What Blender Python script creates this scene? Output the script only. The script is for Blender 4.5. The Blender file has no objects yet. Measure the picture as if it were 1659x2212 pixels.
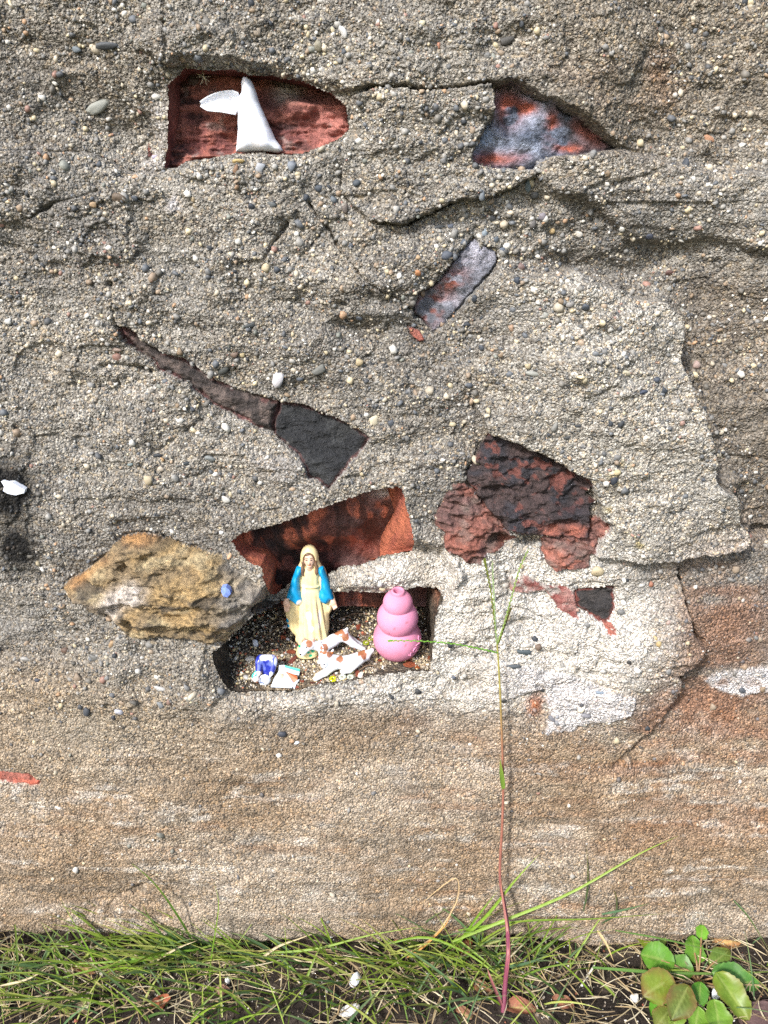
import bpy, bmesh, math, random
import numpy as np
from mathutils import Vector, Matrix, Euler

random.seed(7)
RNG = np.random.default_rng(11)
R = math.radians
scene = bpy.context.scene

# ------------------------------------------------------------------ camera, sky, sun, exposure
PITCH = R(20.0)                 # camera looks down at the wall
CAM = Vector((0.0, -0.75, 0.839))
FPX = 1724.0                    # focal length, in pixels of a 1659 x 2212 picture
CU, CV = 829.5, 1106.0
cam_data = bpy.data.cameras.new('camera')
cam_data.sensor_fit = 'VERTICAL'
cam_data.sensor_height = 36.0
cam_data.lens = 36.0 * FPX / 2212.0
cam_data.clip_start = 0.01
cam_data.clip_end = 500.0
cam = bpy.data.objects.new('camera', cam_data)
scene.collection.objects.link(cam)
cam.location = CAM
cam.rotation_euler = (R(90) - PITCH, 0, 0)
scene.camera = cam

SUN_DIR = Vector((-0.44, -0.66, 0.61)).normalized()     # towards the sun
world = bpy.data.worlds.new('World')
scene.world = world
world.use_nodes = True
wn = world.node_tree
for n in list(wn.nodes):
    wn.nodes.remove(n)
sky = wn.nodes.new('ShaderNodeTexSky')
sky.sky_type = 'NISHITA'
sky.sun_disc = False
sky.sun_elevation = math.asin(SUN_DIR.z)
sky.sun_rotation = math.atan2(SUN_DIR.x, SUN_DIR.y)
sky.air_density = 1.0
sky.dust_density = 2.0
sky.ozone_density = 1.0
bg = wn.nodes.new('ShaderNodeBackground')
bg.inputs['Strength'].default_value = 0.15
wo = wn.nodes.new('ShaderNodeOutputWorld')
wn.links.new(sky.outputs['Color'], bg.inputs['Color'])
wn.links.new(bg.outputs['Background'], wo.inputs['Surface'])

sun_data = bpy.data.lights.new('sun', 'SUN')
sun_data.energy = 3.0
sun_data.angle = R(6.0)
sun_data.color = (1.0, 0.985, 0.965)
sun = bpy.data.objects.new('sun', sun_data)
scene.collection.objects.link(sun)
sun.rotation_euler = SUN_DIR.to_track_quat('Z', 'Y').to_euler()
sun.location = SUN_DIR * 5

scene.view_settings.view_transform = 'Standard'
scene.view_settings.look = 'None'
scene.view_settings.gamma = 1.0
scene.view_settings.use_curve_mapping = False
scene.view_settings.exposure = 0.98
scene.render.engine = 'CYCLES'
scene.cycles.max_bounces = 5
scene.cycles.use_denoising = False

# ------------------------------------------------------------------ helpers
FWD = np.array([0, math.cos(PITCH), -math.sin(PITCH)])
UPV = np.array([0, math.sin(PITCH), math.cos(PITCH)])
RGT = np.array([1.0, 0, 0])
CAMN = np.array(CAM)

def ray(u, v):
    """Direction of the sight line that a place of the photograph (1659 x 2212 grid) lies on."""
    a = (np.asarray(u, float) - CU) / FPX
    b = (CV - np.asarray(v, float)) / FPX
    return FWD + a[..., None] * RGT + b[..., None] * UPV

def on_y(u, v, y=0.0):
    d = ray(u, v)
    t = (np.asarray(y, float) - CAMN[1]) / d[..., 1]
    return CAMN + d * t[..., None]

def on_z(u, v, z=0.0):
    d = ray(u, v)
    t = (np.asarray(z, float) - CAMN[2]) / d[..., 2]
    return CAMN + d * t[..., None]

def px_size(p):
    """Metres that one photograph pixel covers at a point."""
    return float(np.dot(np.asarray(p) - CAMN, FWD)) / FPX

_LAT = np.random.default_rng(5).random((256, 256)).astype(np.float32)
def vnoise(x, y, seed=0):
    x = np.asarray(x, np.float64) + seed * 17.31
    y = np.asarray(y, np.float64) + seed * 9.77
    xi = np.floor(x).astype(np.int64); yi = np.floor(y).astype(np.int64)
    fx = x - xi; fy = y - yi
    fx = fx * fx * (3 - 2 * fx); fy = fy * fy * (3 - 2 * fy)
    x0 = xi & 255; x1 = (xi + 1) & 255; y0 = yi & 255; y1 = (yi + 1) & 255
    a = _LAT[y0, x0]; b = _LAT[y0, x1]; c = _LAT[y1, x0]; d = _LAT[y1, x1]
    return ((a + (b - a) * fx) * (1 - fy) + (c + (d - c) * fx) * fy) * 2 - 1

def fbm(x, y, oct=4, seed=0, gain=0.5):
    s = 0; a = 1.0; t = 0
    for k in range(oct):
        s = s + a * vnoise(np.asarray(x) * 2 ** k, np.asarray(y) * 2 ** k, seed + k * 3)
        t += a; a *= gain
    return s / t

def ridged(x, y, oct=4, seed=0):
    s = 0; a = 1.0; t = 0
    for k in range(oct):
        s = s + a * (1 - np.abs(vnoise(np.asarray(x) * 2 ** k, np.asarray(y) * 2 ** k, seed + k * 3)) * 2)
        t += a; a *= 0.5
    return s / t

def sstep(a, b, x):
    t = np.clip((np.asarray(x, float) - a) / (b - a), 0, 1)
    return t * t * (3 - 2 * t)

def mixc(a, b, t):
    t = np.asarray(t)[..., None]
    return np.asarray(a) * (1 - t) + np.asarray(b) * t

def srgb(r, g, b):
    f = lambda c: (c / 12.92) if c <= 0.04045 else ((c + 0.055) / 1.055) ** 2.4
    return np.array([f(r / 255), f(g / 255), f(b / 255)])

def project(p):
    """Place of the photograph where a point is seen."""
    d = np.asarray(p) - CAMN
    w_ = d @ FWD
    return CU + FPX * (d @ RGT) / w_, CV - FPX * (d @ UPV) / w_

def poly_sd(px, py, poly):
    """Signed distance to a polygon, negative inside (numpy arrays)."""
    poly = np.asarray(poly, float)
    n = len(poly)
    d = np.full(px.shape, 1e12)
    inside = np.zeros(px.shape, bool)
    for i in range(n):
        ax, ay = poly[i]; bx, by = poly[(i + 1) % n]
        ex, ey = bx - ax, by - ay
        wx, wy = px - ax, py - ay
        t = np.clip((wx * ex + wy * ey) / (ex * ex + ey * ey + 1e-12), 0, 1)
        dx, dy = wx - ex * t, wy - ey * t
        d = np.minimum(d, dx * dx + dy * dy)
        if ay != by:
            c = ((ay > py) != (by > py)) & (px < (bx - ax) * (py - ay) / (by - ay) + ax)
            inside ^= c
    d = np.sqrt(d)
    return np.where(inside, -d, d)

def poly_line(px, py, pts):
    """Distance to an open polyline."""
    pts = np.asarray(pts, float)
    d = np.full(px.shape, 1e12)
    for i in range(len(pts) - 1):
        ax, ay = pts[i]; bx, by = pts[i + 1]
        ex, ey = bx - ax, by - ay
        wx, wy = px - ax, py - ay
        t = np.clip((wx * ex + wy * ey) / (ex * ex + ey * ey + 1e-12), 0, 1)
        dx, dy = wx - ex * t, wy - ey * t
        d = np.minimum(d, dx * dx + dy * dy)
    return np.sqrt(d)

def resample(pts, n, closed=True):
    pts = np.asarray(pts, float)
    if closed:
        pts = np.vstack([pts, pts[:1]])
    seg = np.linalg.norm(np.diff(pts, axis=0), axis=1)
    s = np.concatenate([[0], np.cumsum(seg)])
    t = np.linspace(0, s[-1], n, endpoint=not closed)
    return np.stack([np.interp(t, s, pts[:, k]) for k in range(pts.shape[1])], 1)

def mesh_from(name, verts, faces, smooth=True, cols=None):
    """faces: numpy (n,3) or (n,4) array, or a list of tuples; cols: per vertex rgb (stored as 'tint')."""
    me = bpy.data.meshes.new(name)
    verts = np.asarray(verts, np.float32)
    if isinstance(faces, np.ndarray):
        nv, nf, k = len(verts), len(faces), faces.shape[1]
        me.vertices.add(nv); me.vertices.foreach_set('co', verts.ravel())
        me.loops.add(nf * k); me.loops.foreach_set('vertex_index', faces.astype(np.int32).ravel())
        me.polygons.add(nf)
        me.polygons.foreach_set('loop_start', np.arange(0, nf * k, k, dtype=np.int32))
        me.polygons.foreach_set('loop_total', np.full(nf, k, dtype=np.int32))
        me.update(calc_edges=True)
    else:
        me.from_pydata([tuple(map(float, v)) for v in verts], [], faces)
        me.update()
    if smooth and len(me.polygons):
        me.polygons.foreach_set('use_smooth', np.ones(len(me.polygons), bool))
    if cols is not None:
        cols = np.asarray(cols, np.float32)
        if cols.ndim == 1:
            cols = np.tile(cols, (len(verts), 1))
        a = me.color_attributes.new('tint', 'FLOAT_COLOR', 'POINT')
        c4 = np.ones((len(verts), 4), np.float32); c4[:, :cols.shape[1]] = cols
        a.data.foreach_set('color', c4.ravel())
    return me

def link(name, me, mat=None, parent=None):
    o = bpy.data.objects.new(name, me)
    scene.collection.objects.link(o)
    if mat is not None and me is not None:
        if not me.materials:
            me.materials.append(mat)
    if parent is not None:
        o.parent = parent
    return o

def obj(name, verts, faces, mat, parent=None, smooth=True, cols=None):
    return link(name, mesh_from(name, verts, faces, smooth, cols), mat, parent)

def empty(name, loc=(0, 0, 0), rot=(0, 0, 0)):
    o = bpy.data.objects.new(name, None)
    o.empty_display_size = 0.02
    scene.collection.objects.link(o)
    o.location = tuple(map(float, loc)); o.rotation_euler = rot
    return o

def tag(o, label, cat, group=None):
    o['label'] = label; o['category'] = cat
    if group:
        o['group'] = group
    return o

# ------------------------------------------------------------------ materials
def new_mat(name):
    m = bpy.data.materials.new(name); m.use_nodes = True
    nt = m.node_tree
    return m, nt, nt.nodes['Principled BSDF']

def nd(nt, kind, **kw):
    n = nt.nodes.new(kind)
    for k, v in kw.items():
        setattr(n, k, v)
    return n

def ramp(nt, stops, interp='LINEAR'):
    n = nt.nodes.new('ShaderNodeValToRGB')
    cr = n.color_ramp; cr.interpolation = interp
    while len(cr.elements) < len(stops):
        cr.elements.new(0.5)
    for e, (p, c) in zip(cr.elements, stops):
        e.position = p; e.color = (c[0], c[1], c[2], 1)
    return n

def mul_col(nt, a, b, mode='MULTIPLY', fac=1.0):
    n = nt.nodes.new('ShaderNodeMix'); n.data_type = 'RGBA'; n.blend_type = mode
    if hasattr(fac, 'is_linked'):
        nt.links.new(fac, n.inputs[0])
    else:
        n.inputs[0].default_value = fac
    for s, x in ((6, a), (7, b)):
        if hasattr(x, 'is_linked'):
            nt.links.new(x, n.inputs[s])
        else:
            n.inputs[s].default_value = (*x, 1)
    return n.outputs[2]

def grain_material(name, s1=400.0, s2=860.0, contrast=1.32, bump=0.95, rough=0.95):
    """Sandy mortar: two sizes of sand grain coloured one by one over the 'tint' attribute."""
    m, nt, p = new_mat(name)
    L = nt.links.new
    tc = nd(nt, 'ShaderNodeTexCoord')
    at = nd(nt, 'ShaderNodeAttribute', attribute_name='tint')
    noise = nd(nt, 'ShaderNodeTexNoise'); noise.inputs['Scale'].default_value = 55; noise.inputs['Detail'].default_value = 7; noise.inputs['Roughness'].default_value = 0.7
    L(tc.outputs['Object'], noise.inputs['Vector'])
    v1 = nd(nt, 'ShaderNodeTexVoronoi'); v1.inputs['Scale'].default_value = s1
    v2 = nd(nt, 'ShaderNodeTexVoronoi'); v2.inputs['Scale'].default_value = s2
    L(tc.outputs['Object'], v1.inputs['Vector']); L(tc.outputs['Object'], v2.inputs['Vector'])
    s_1 = nd(nt, 'ShaderNodeSeparateColor'); L(v1.outputs['Color'], s_1.inputs[0])
    s_2 = nd(nt, 'ShaderNodeSeparateColor'); L(v2.outputs['Color'], s_2.inputs[0])
    c = contrast
    def k(r, g, b):
        return tuple(0.5 * (1 + (x - 1) * c) for x in (r, g, b))
    r1 = ramp(nt, [(0.0, k(.30, .33, .38)), (0.10, k(.52, .49, .46)), (0.30, k(.82, .78, .74)), (0.5, k(1.05, 1.03, 1.0)),
                   (0.68, k(1.3, 1.27, 1.22)), (0.82, k(1.38, 1.2, .95)), (0.9, k(1.6, 1.57, 1.52)), (0.96, k(.95, .8, .66))], 'CONSTANT')
    r2 = ramp(nt, [(0.0, k(.36, .36, .38)), (0.16, k(.72, .69, .66)), (0.42, k(1.0, .98, .95)), (0.7, k(1.3, 1.24, 1.16)), (0.88, k(1.62, 1.6, 1.56))], 'CONSTANT')
    L(s_1.outputs[0], r1.inputs[0]); L(s_2.outputs[1], r2.inputs[0])
    g = mul_col(nt, r2.outputs[0], r1.outputs[0], 'MIX', 0.55)
    # where the binder smears over the sand (alpha of the tint) the grains hardly show
    g = mul_col(nt, mul_col(nt, (.5, .5, .5), g, 'MIX', 0.42), g, 'MIX', at.outputs['Alpha'])
    # gaps between the grains are the darker binder
    gap = ramp(nt, [(0.28, (1, 1, 1)), (0.85, (.62, .60, .57))]); L(v1.outputs['Distance'], gap.inputs[0])
    g = mul_col(nt, g, gap.outputs[0])
    nr = ramp(nt, [(0.3, (.74, .745, .75)), (0.7, (1.22, 1.21, 1.2))]); L(noise.outputs[0], nr.inputs[0])
    g = mul_col(nt, g, nr.outputs[0])
    col = mul_col(nt, at.outputs['Color'], g)
    vm = nd(nt, 'ShaderNodeVectorMath', operation='SCALE'); vm.inputs['Scale'].default_value = 2.0
    L(col, vm.inputs[0])
    L(vm.outputs[0], p.inputs['Base Color'])
    p.inputs['Roughness'].default_value = rough
    p.inputs['Specular IOR Level'].default_value = 0.25
    h1 = nd(nt, 'ShaderNodeMath', operation='MULTIPLY'); h1.inputs[1].default_value = -0.0032
    L(v1.outputs['Distance'], h1.inputs[0])
    h2 = nd(nt, 'ShaderNodeMath', operation='MULTIPLY'); h2.inputs[1].default_value = -0.0016
    L(v2.outputs['Distance'], h2.inputs[0])
    hs = nd(nt, 'ShaderNodeMath', operation='ADD'); L(h1.outputs[0], hs.inputs[0]); L(h2.outputs[0], hs.inputs[1])
    bp = nd(nt, 'ShaderNodeBump'); bp.inputs['Strength'].default_value = bump; bp.inputs['Distance'].default_value = 1.0
    L(hs.outputs[0], bp.inputs['Height']); L(bp.outputs[0], p.inputs['Normal'])
    return m

def rock_material(name, scale=160.0, contrast=0.35, bump=0.8, bdist=0.0015, rough=0.85, spec=0.3, stretch=(1, 1, 1)):
    """Brick and stone: 'tint' attribute with fine mottling and broken relief."""
    m, nt, p = new_mat(name)
    L = nt.links.new
    tc = nd(nt, 'ShaderNodeTexCoord')
    mp = nd(nt, 'ShaderNodeMapping'); mp.inputs['Scale'].default_value = stretch
    L(tc.outputs['Object'], mp.inputs[0])
    at = nd(nt, 'ShaderNodeAttribute', attribute_name='tint')
    n1 = nd(nt, 'ShaderNodeTexNoise'); n1.inputs['Scale'].default_value = scale; n1.inputs['Detail'].default_value = 6; n1.inputs['Roughness'].default_value = 0.7
    n2 = nd(nt, 'ShaderNodeTexNoise'); n2.inputs['Scale'].default_value = scale * 5; n2.inputs['Detail'].default_value = 3
    L(mp.outputs[0], n1.inputs['Vector']); L(mp.outputs[0], n2.inputs['Vector'])
    a, b = 1 - contrast, 1 + contrast
    r1 = ramp(nt, [(0.3, (a * .5,) * 3), (0.7, (b * .5,) * 3)]); L(n1.outputs[0], r1.inputs[0])
    r2 = ramp(nt, [(0.25, (.72,) * 3), (0.75, (1.28,) * 3)]); L(n2.outputs[0], r2.inputs[0])
    col = mul_col(nt, mul_col(nt, at.outputs['Color'], r1.outputs[0]), r2.outputs[0])
    vm = nd(nt, 'ShaderNodeVectorMath', operation='SCALE'); vm.inputs['Scale'].default_value = 2.0
    L(col, vm.inputs[0]); L(vm.outputs[0], p.inputs['Base Color'])
    p.inputs['Roughness'].default_value = rough
    p.inputs['Specular IOR Level'].default_value = spec
    hs = nd(nt, 'ShaderNodeMath', operation='MULTIPLY_ADD'); hs.inputs[1].default_value = 0.4
    L(n2.outputs[0], hs.inputs[0]); L(n1.outputs[0], hs.inputs[2])
    bp = nd(nt, 'ShaderNodeBump'); bp.inputs['Strength'].default_value = bump; bp.inputs['Distance'].default_value = bdist
    L(hs.outputs[0], bp.inputs['Height']); L(bp.outputs[0], p.inputs['Normal'])
    return m

def paint_material(name, rough=0.4, spec=0.5, coat=0.0, subs=0.0, bump=0.0, scale=300.0, vary=0.08):
    """Painted or glazed figurine surface: colour from 'tint', slight unevenness."""
    m, nt, p = new_mat(name)
    L = nt.links.new
    tc = nd(nt, 'ShaderNodeTexCoord')
    at = nd(nt, 'ShaderNodeAttribute', attribute_name='tint')
    n1 = nd(nt, 'ShaderNodeTexNoise'); n1.inputs['Scale'].default_value = scale; n1.inputs['Detail'].default_value = 5
    L(tc.outputs['Object'], n1.inputs['Vector'])
    r1 = ramp(nt, [(0.3, (1 - vary,) * 3), (0.7, (1.0,) * 3)]); L(n1.outputs[0], r1.inputs[0])
    L(mul_col(nt, at.outputs['Color'], r1.outputs[0]), p.inputs['Base Color'])
    p.inputs['Roughness'].default_value = rough
    p.inputs['Specular IOR Level'].default_value = spec
    p.inputs['Coat Weight'].default_value = coat
    p.inputs['Coat Roughness'].default_value = 0.12
    if subs:
        p.inputs['Subsurface Weight'].default_value = subs
        p.inputs['Subsurface Radius'].default_value = (0.004, 0.003, 0.002)
        p.inputs['Subsurface Scale'].default_value = 0.5
    if bump:
        bp = nd(nt, 'ShaderNodeBump'); bp.inputs['Strength'].default_value = bump; bp.inputs['Distance'].default_value = 0.0006
        L(n1.outputs[0], bp.inputs['Height']); L(bp.outputs[0], p.inputs['Normal'])
    return m

def leaf_material(name, rough=0.45, vary=0.25, scale=220.0, trans=0.35):
    m, nt, p = new_mat(name)
    L = nt.links.new
    tc = nd(nt, 'ShaderNodeTexCoord')
    at = nd(nt, 'ShaderNodeAttribute', attribute_name='tint')
    n1 = nd(nt, 'ShaderNodeTexNoise'); n1.inputs['Scale'].default_value = scale; n1.inputs['Detail'].default_value = 4
    L(tc.outputs['Object'], n1.inputs['Vector'])
    r1 = ramp(nt, [(0.3, (1 - vary,) * 3), (0.7, (1.0,) * 3)]); L(n1.outputs[0], r1.inputs[0])
    col = mul_col(nt, at.outputs['Color'], r1.outputs[0])
    L(col, p.inputs['Base Color'])
    p.inputs['Roughness'].default_value = rough
    p.inputs['Specular IOR Level'].default_value = 0.3
    tr = nd(nt, 'ShaderNodeBsdfTranslucent'); L(col, tr.inputs['Color'])
    mx = nd(nt, 'ShaderNodeMixShader'); mx.inputs[0].default_value = trans
    out = nt.nodes['Material Output']
    L(p.outputs[0], mx.inputs[1]); L(tr.outputs[0], mx.inputs[2]); L(mx.outputs[0], out.inputs['Surface'])
    bp = nd(nt, 'ShaderNodeBump'); bp.inputs['Strength'].default_value = 0.3; bp.inputs['Distance'].default_value = 0.0006
    L(n1.outputs[0], bp.inputs['Height']); L(bp.outputs[0], p.inputs['Normal'])
    return m

M_MORTAR = grain_material('mortar')
M_BRICK = rock_material('brick_red', 130, 0.45, 1.0, 0.0045)
M_CLINKER = rock_material('clinker', 150, 0.6, 1.0, 0.006, rough=0.6, spec=0.45)
M_STONE = rock_material('field_stone', 150, 0.75, 1.0, 0.008, rough=0.65, spec=0.45, stretch=(1, 1, 1.7))
M_PEBBLE = rock_material('pebble_stone', 260, 0.18, 0.35, 0.0006, rough=0.6, spec=0.4)
M_SOIL = rock_material('soil', 350, 0.6, 1.0, 0.004, rough=0.95, spec=0.1)
# ------------------------------------------------------------------ the wall: a relief of mortar, bricks and stones
def axis(lo, mid0, mid1, hi, step, grow=1.13):
    c = list(np.arange(mid0, mid1 + step, step))
    s = step
    while c[-1] < hi:
        s = min(s * grow, 60); c.append(c[-1] + s)
    s = step
    f = [c[0]]
    while f[-1] > lo:
        s = min(s * grow, 60); f.append(f[-1] - s)
    return np.array(f[:0:-1] + c)

STEP = 2.2
UA = axis(-1300, -60, 1720, 2960, STEP)
VA = axis(-700, -40, 2080, 2300, STEP)
U, V = np.meshgrid(UA, VA)
base = on_y(U, V, 0.0)
X, Z = base[..., 0], base[..., 2]

VAR = np.clip(0.5 + 0.9 * fbm(U / 42, V / 42, 3, 15), 0, 1)
# uneven outlines: the places are warped a little before any outline is drawn
WU = U + 5.0 * fbm(U / 34, V / 34, 3, 1) + 2.2 * vnoise(U / 6, V / 6, 4)
WV = V + 5.0 * fbm(U / 34, V / 34, 3, 2) + 2.2 * vnoise(U / 6, V / 6, 5)
LU = U + 4.2 * fbm(U / 26, V / 26, 3, 6) + 1.6 * vnoise(U / 5, V / 5, 8)
LV = V + 4.2 * fbm(U / 26, V / 26, 3, 7) + 1.6 * vnoise(U / 5, V / 5, 9)

def sd_of(poly, rough=True, pad=140):
    poly = np.asarray(poly, float)
    u0, v0 = poly.min(0) - pad; u1, v1 = poly.max(0) + pad
    c0, c1 = np.searchsorted(UA, [u0, u1]); r0, r1 = np.searchsorted(VA, [v0, v1])
    out = np.full(U.shape, 1000.0)
    a, b = (WU, WV) if rough else (LU, LV)
    out[r0:r1, c0:c1] = poly_sd(a[r0:r1, c0:c1], b[r0:r1, c0:c1], poly)
    return out

def line_d(pts, pad=60):
    poly = np.asarray(pts, float)
    u0, v0 = poly.min(0) - pad; u1, v1 = poly.max(0) + pad
    c0, c1 = np.searchsorted(UA, [u0, u1]); r0, r1 = np.searchsorted(VA, [v0, v1])
    out = np.full(U.shape, 1000.0)
    out[r0:r1, c0:c1] = poly_line(WU[r0:r1, c0:c1], WV[r0:r1, c0:c1], poly)
    return out

def blob(cu, cv, ru, rv, rot=0.0, p=1.0):
    a = R(rot); du, dv = WU - cu, WV - cv
    x = (du * math.cos(a) + dv * math.sin(a)) / ru; y = (-du * math.sin(a) + dv * math.cos(a)) / rv
    return np.exp(-(x * x + y * y) ** p)

def ins(sd, e=2.5):
    return sstep(e, -e, sd)

OB = [(556,1306),(590,1277),(640,1235),(709,1230),(800,1204),(893,1187),(950,1200),(975,1240),(958,1292),(900,1270),(800,1278),(710,1278),(640,1294)]
def offs(u, v):
    """How far the broken ledge behind the statuette is set back from the wall plane."""
    s_ = poly_sd(np.asarray(u, float), np.asarray(v, float), OB)
    m_ = sstep(22, -6, s_)
    return m_ * (0.030 + 0.026 * sstep(770, 700, u))

# outlines, in the photograph's 1659 x 2212 grid
N1 = [(353,362),(360,285),(365,182),(401,149),(419,152),(454,153),(504,154),(546,162),(578,162),(631,171),(679,183),(724,208),(751,232),(757,283),(731,301),(710,314),(652,334),(604,335),(570,332),(509,331),(488,337),(446,343),(401,349),(380,362)]
N2 = [(495,1173),(521,1150),(569,1136),(611,1124),(658,1106),(706,1089),(762,1069),(807,1055),(846,1049),(867,1051),(875,1064),(881,1100),(890,1142),(896,1177),(893,1191),(872,1191),(837,1200),(783,1213),(736,1225),(709,1237),(643,1240),(617,1267),(593,1281),(581,1281),(575,1261),(569,1252),(563,1228),(545,1219),(524,1207),(510,1192)]
N3 = [(500,1484),(480,1462),(467,1430),(460,1400),(486,1384),(508,1364),(534,1333),(566,1312),(600,1298),(650,1286),(710,1272),(760,1268),(800,1272),(850,1274),(900,1264),(945,1268),(957,1284),(945,1330),(938,1390),(932,1452),(880,1451),(825,1456),(760,1466),(690,1474),(645,1488),(590,1489),(540,1489)]
S1 = [(1067,192),(1102,182),(1130,197),(1155,215),(1190,225),(1245,255),(1280,285),(1330,320),(1270,332),(1190,340),(1160,350),(1150,367),(1115,365),(1065,362),(1020,350),(1017,335),(1032,305),(1054,270),(1064,255),(1064,220)]
S2 = [(1025,515),(1035,522),(1037,542),(1042,530),(1070,540),(1078,560),(1064,585),(1030,620),(995,665),(950,710),(937,715),(895,680),(892,660),(905,635),(945,605),(970,575),(995,545)]
S2B = [(882,706),(905,716),(920,735),(905,738),(885,723)]
S3A = [(252,700),(280,713),(300,738),(345,763),(390,778),(425,798),(465,823),(500,843),(550,858),(602,870),(592,905),(590,943),(560,928),(500,903),(465,883),(430,858),(405,830),(370,813),(340,800),(320,778),(290,758),(265,733)]
S3B = [(600,870),(650,878),(700,898),(750,920),(800,948),(780,978),(740,1018),(710,1058),(695,1043),(665,1030),(655,998),(625,973),(588,943),(592,905)]
S4 = [(136,1270),(151,1256),(166,1249),(202,1222),(222,1203),(247,1178),(261,1165),(295,1158),(329,1161),(365,1176),(396,1187),(435,1192),(472,1206),(500,1225),(534,1245),(568,1265),(576,1290),(565,1312),(534,1334),(508,1366),(486,1386),(458,1385),(407,1372),(365,1374),(323,1379),(284,1372),(253,1349),(239,1335),(205,1321),(177,1310),(157,1301),(143,1287)]
S5 = [(1054,933),(1086,943),(1121,954),(1151,969),(1181,981),(1218,1003),(1262,1021),(1275,1043),(1262,1066),(1290,1080),(1272,1092),(1272,1137),(1265,1157),(1205,1160),(1171,1155),(1143,1160),(1111,1147),(1091,1135),(1071,1113),(1049,1090),(1032,1068),(1014,1041),(1007,1021),(1017,1001),(1029,979),(1042,951)]
S5B = [(982,1043),(1007,1040),(1032,1068),(1049,1090),(1071,1113),(1091,1135),(1106,1157),(1120,1165),(1100,1180),(1071,1194),(1049,1199),(1042,1222),(1014,1219),(992,1202),(970,1197),(960,1182),(962,1152),(942,1140),(938,1120),(952,1095),(962,1065)]
S5C = [(1173,1157),(1205,1160),(1255,1140),(1275,1112),(1312,1118),(1300,1145),(1290,1170),(1275,1202),(1267,1224),(1230,1229),(1200,1234),(1181,1219),(1173,1189)]
S6 = [(1243,1276),(1280,1274),(1310,1266),(1327,1269),(1327,1308),(1319,1341),(1300,1346),(1272,1328),(1248,1311)]
S6B = [(1099,1249),(1143,1254),(1181,1269),(1220,1269),(1242,1276),(1248,1311),(1253,1341),(1205,1316),(1195,1303),(1181,1284),(1143,1284),(1106,1281)]
S6C = [(1302,1345),(1320,1343),(1330,1366),(1312,1368)]
S7 = [(-60,1660),(0,1664),(60,1668),(90,1685),(80,1697),(40,1690),(0,1682),(-60,1680)]
R1 = [(1079,577),(1110,590),(1170,597),(1240,582),(1280,605),(1335,625),(1370,645),(1420,648),(1450,670),(1465,700),(1462,733),(1457,778),(1475,823),(1480,853),(1500,873),(1500,898),(1515,938),(1525,983),(1527,1028),(1550,1048),(1575,1063),(1585,1093),(1590,1123),(1615,1143),(1615,1163),(1595,1183),(1530,1188),(1465,1196),(1405,1200),(1330,1198),(1295,1198),(1280,1190),(1290,1168),(1300,1133),(1290,1090),(1275,1043),(1218,1003),(1151,969),(1054,933),(1040,900),(985,800),(950,740),(975,690),(1020,640)]
RL = [(1500,1193),(1480,1213),(1460,1233),(1472,1263),(1480,1308),(1485,1348),(1505,1383),(1520,1392),(1505,1417),(1480,1434),(1465,1452),(1470,1477),(1462,1502),(1440,1532),(1420,1562),(1380,1597),(1360,1640),(1420,1760),(2400,1760),(2400,1150),(1640,1150),(1595,1185)]
T1 = [(-300,-400),(-300,60),(120,90),(330,120),(365,150),(401,147),(504,152),(546,158),(631,168),(679,180),(724,203),(760,200),(829,188),(880,191),(905,198),(955,195),(1000,188),(1045,182),(1064,192),(1102,178),(1130,193),(1155,211),(1245,251),(1330,318),(1420,330),(1700,350),(2300,350),(2300,-400)]
BL = [(-400,320),(0,325),(100,328),(205,333),(228,348),(250,360),(285,372),(355,373),(401,351),(509,333),(640,337),(757,300),(757,420),(600,620),(300,640),(-400,640)]
R3 = [(757,215),(829,192),(880,195),(905,201),(955,199),(1000,193),(1045,187),(1062,200),(1062,255),(1030,305),(1017,340),(1065,365),(1150,370),(1150,385),(1060,425),(1005,430),(975,440),(930,460),(880,485),(800,480),(740,420),(740,310),(757,285)]
RB = [(1150,372),(1162,348),(1190,338),(1270,332),(1340,330),(1480,358),(1600,372),(2300,400),(2300,540),(1659,553),(1590,527),(1530,517),(1455,527),(1375,522),(1340,497),(1295,462),(1255,432),(1190,416),(1155,395)]
LB = [(709,1237),(783,1213),(837,1200),(893,1191),(950,1195),(990,1210),(1000,1250),(960,1282),(945,1268),(900,1264),(850,1274),(800,1272),(760,1268),(712,1272),(700,1262)]
WP = [(1174,1490),(1190,1545),(1175,1575),(1230,1577),(1260,1560),(1300,1555),(1340,1540),(1360,1520),(1362,1490),(1320,1480),(1270,1465),(1200,1450),(1100,1430),(1060,1420),(1000,1440),(955,1480),(960,1510),(1000,1545),(1040,1530),(1090,1505)]
WQ = [(1530,1482),(1560,1467),(1659,1457),(1800,1450),(1800,1515),(1659,1512),(1610,1522),(1550,1502)]

sd = {k: sd_of(globals()[k], rough=True) for k in ('R1', 'T1', 'BL', 'R3', 'RB', 'LB', 'WP', 'WQ', 'RL')}
sl = {k: sd_of(globals()[k], rough=False) for k in ('N1', 'N2', 'N3', 'S1', 'S2', 'S2B', 'S3A', 'S3B', 'S4', 'S5', 'S5B', 'S5C', 'S6', 'S6B', 'S6C', 'S7')}

low = sstep(1480, 1620, V + 40 * fbm(U / 150, V / 150, 3, 21))       # the sandy lower band
lowr = np.clip(low + sstep(1450, 1560, U) * sstep(1150, 1250, V), 0, 1)
rough_amt = 1 - 0.62 * lowr

h = 0.016 * fbm(X / 0.22, Z / 0.20, 2, 31) + 0.014 * rough_amt * fbm(X / 0.085, Z / 0.065, 3, 32)
h += 0.0042 * rough_amt * ridged(X / 0.06 + 0.4 * fbm(X / .05, Z / .05, 2, 35), Z / 0.028, 4, 33)
h += 0.0024 * (0.5 + 0.5 * rough_amt) * fbm(X / 0.014, Z / 0.011, 3, 34)

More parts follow.
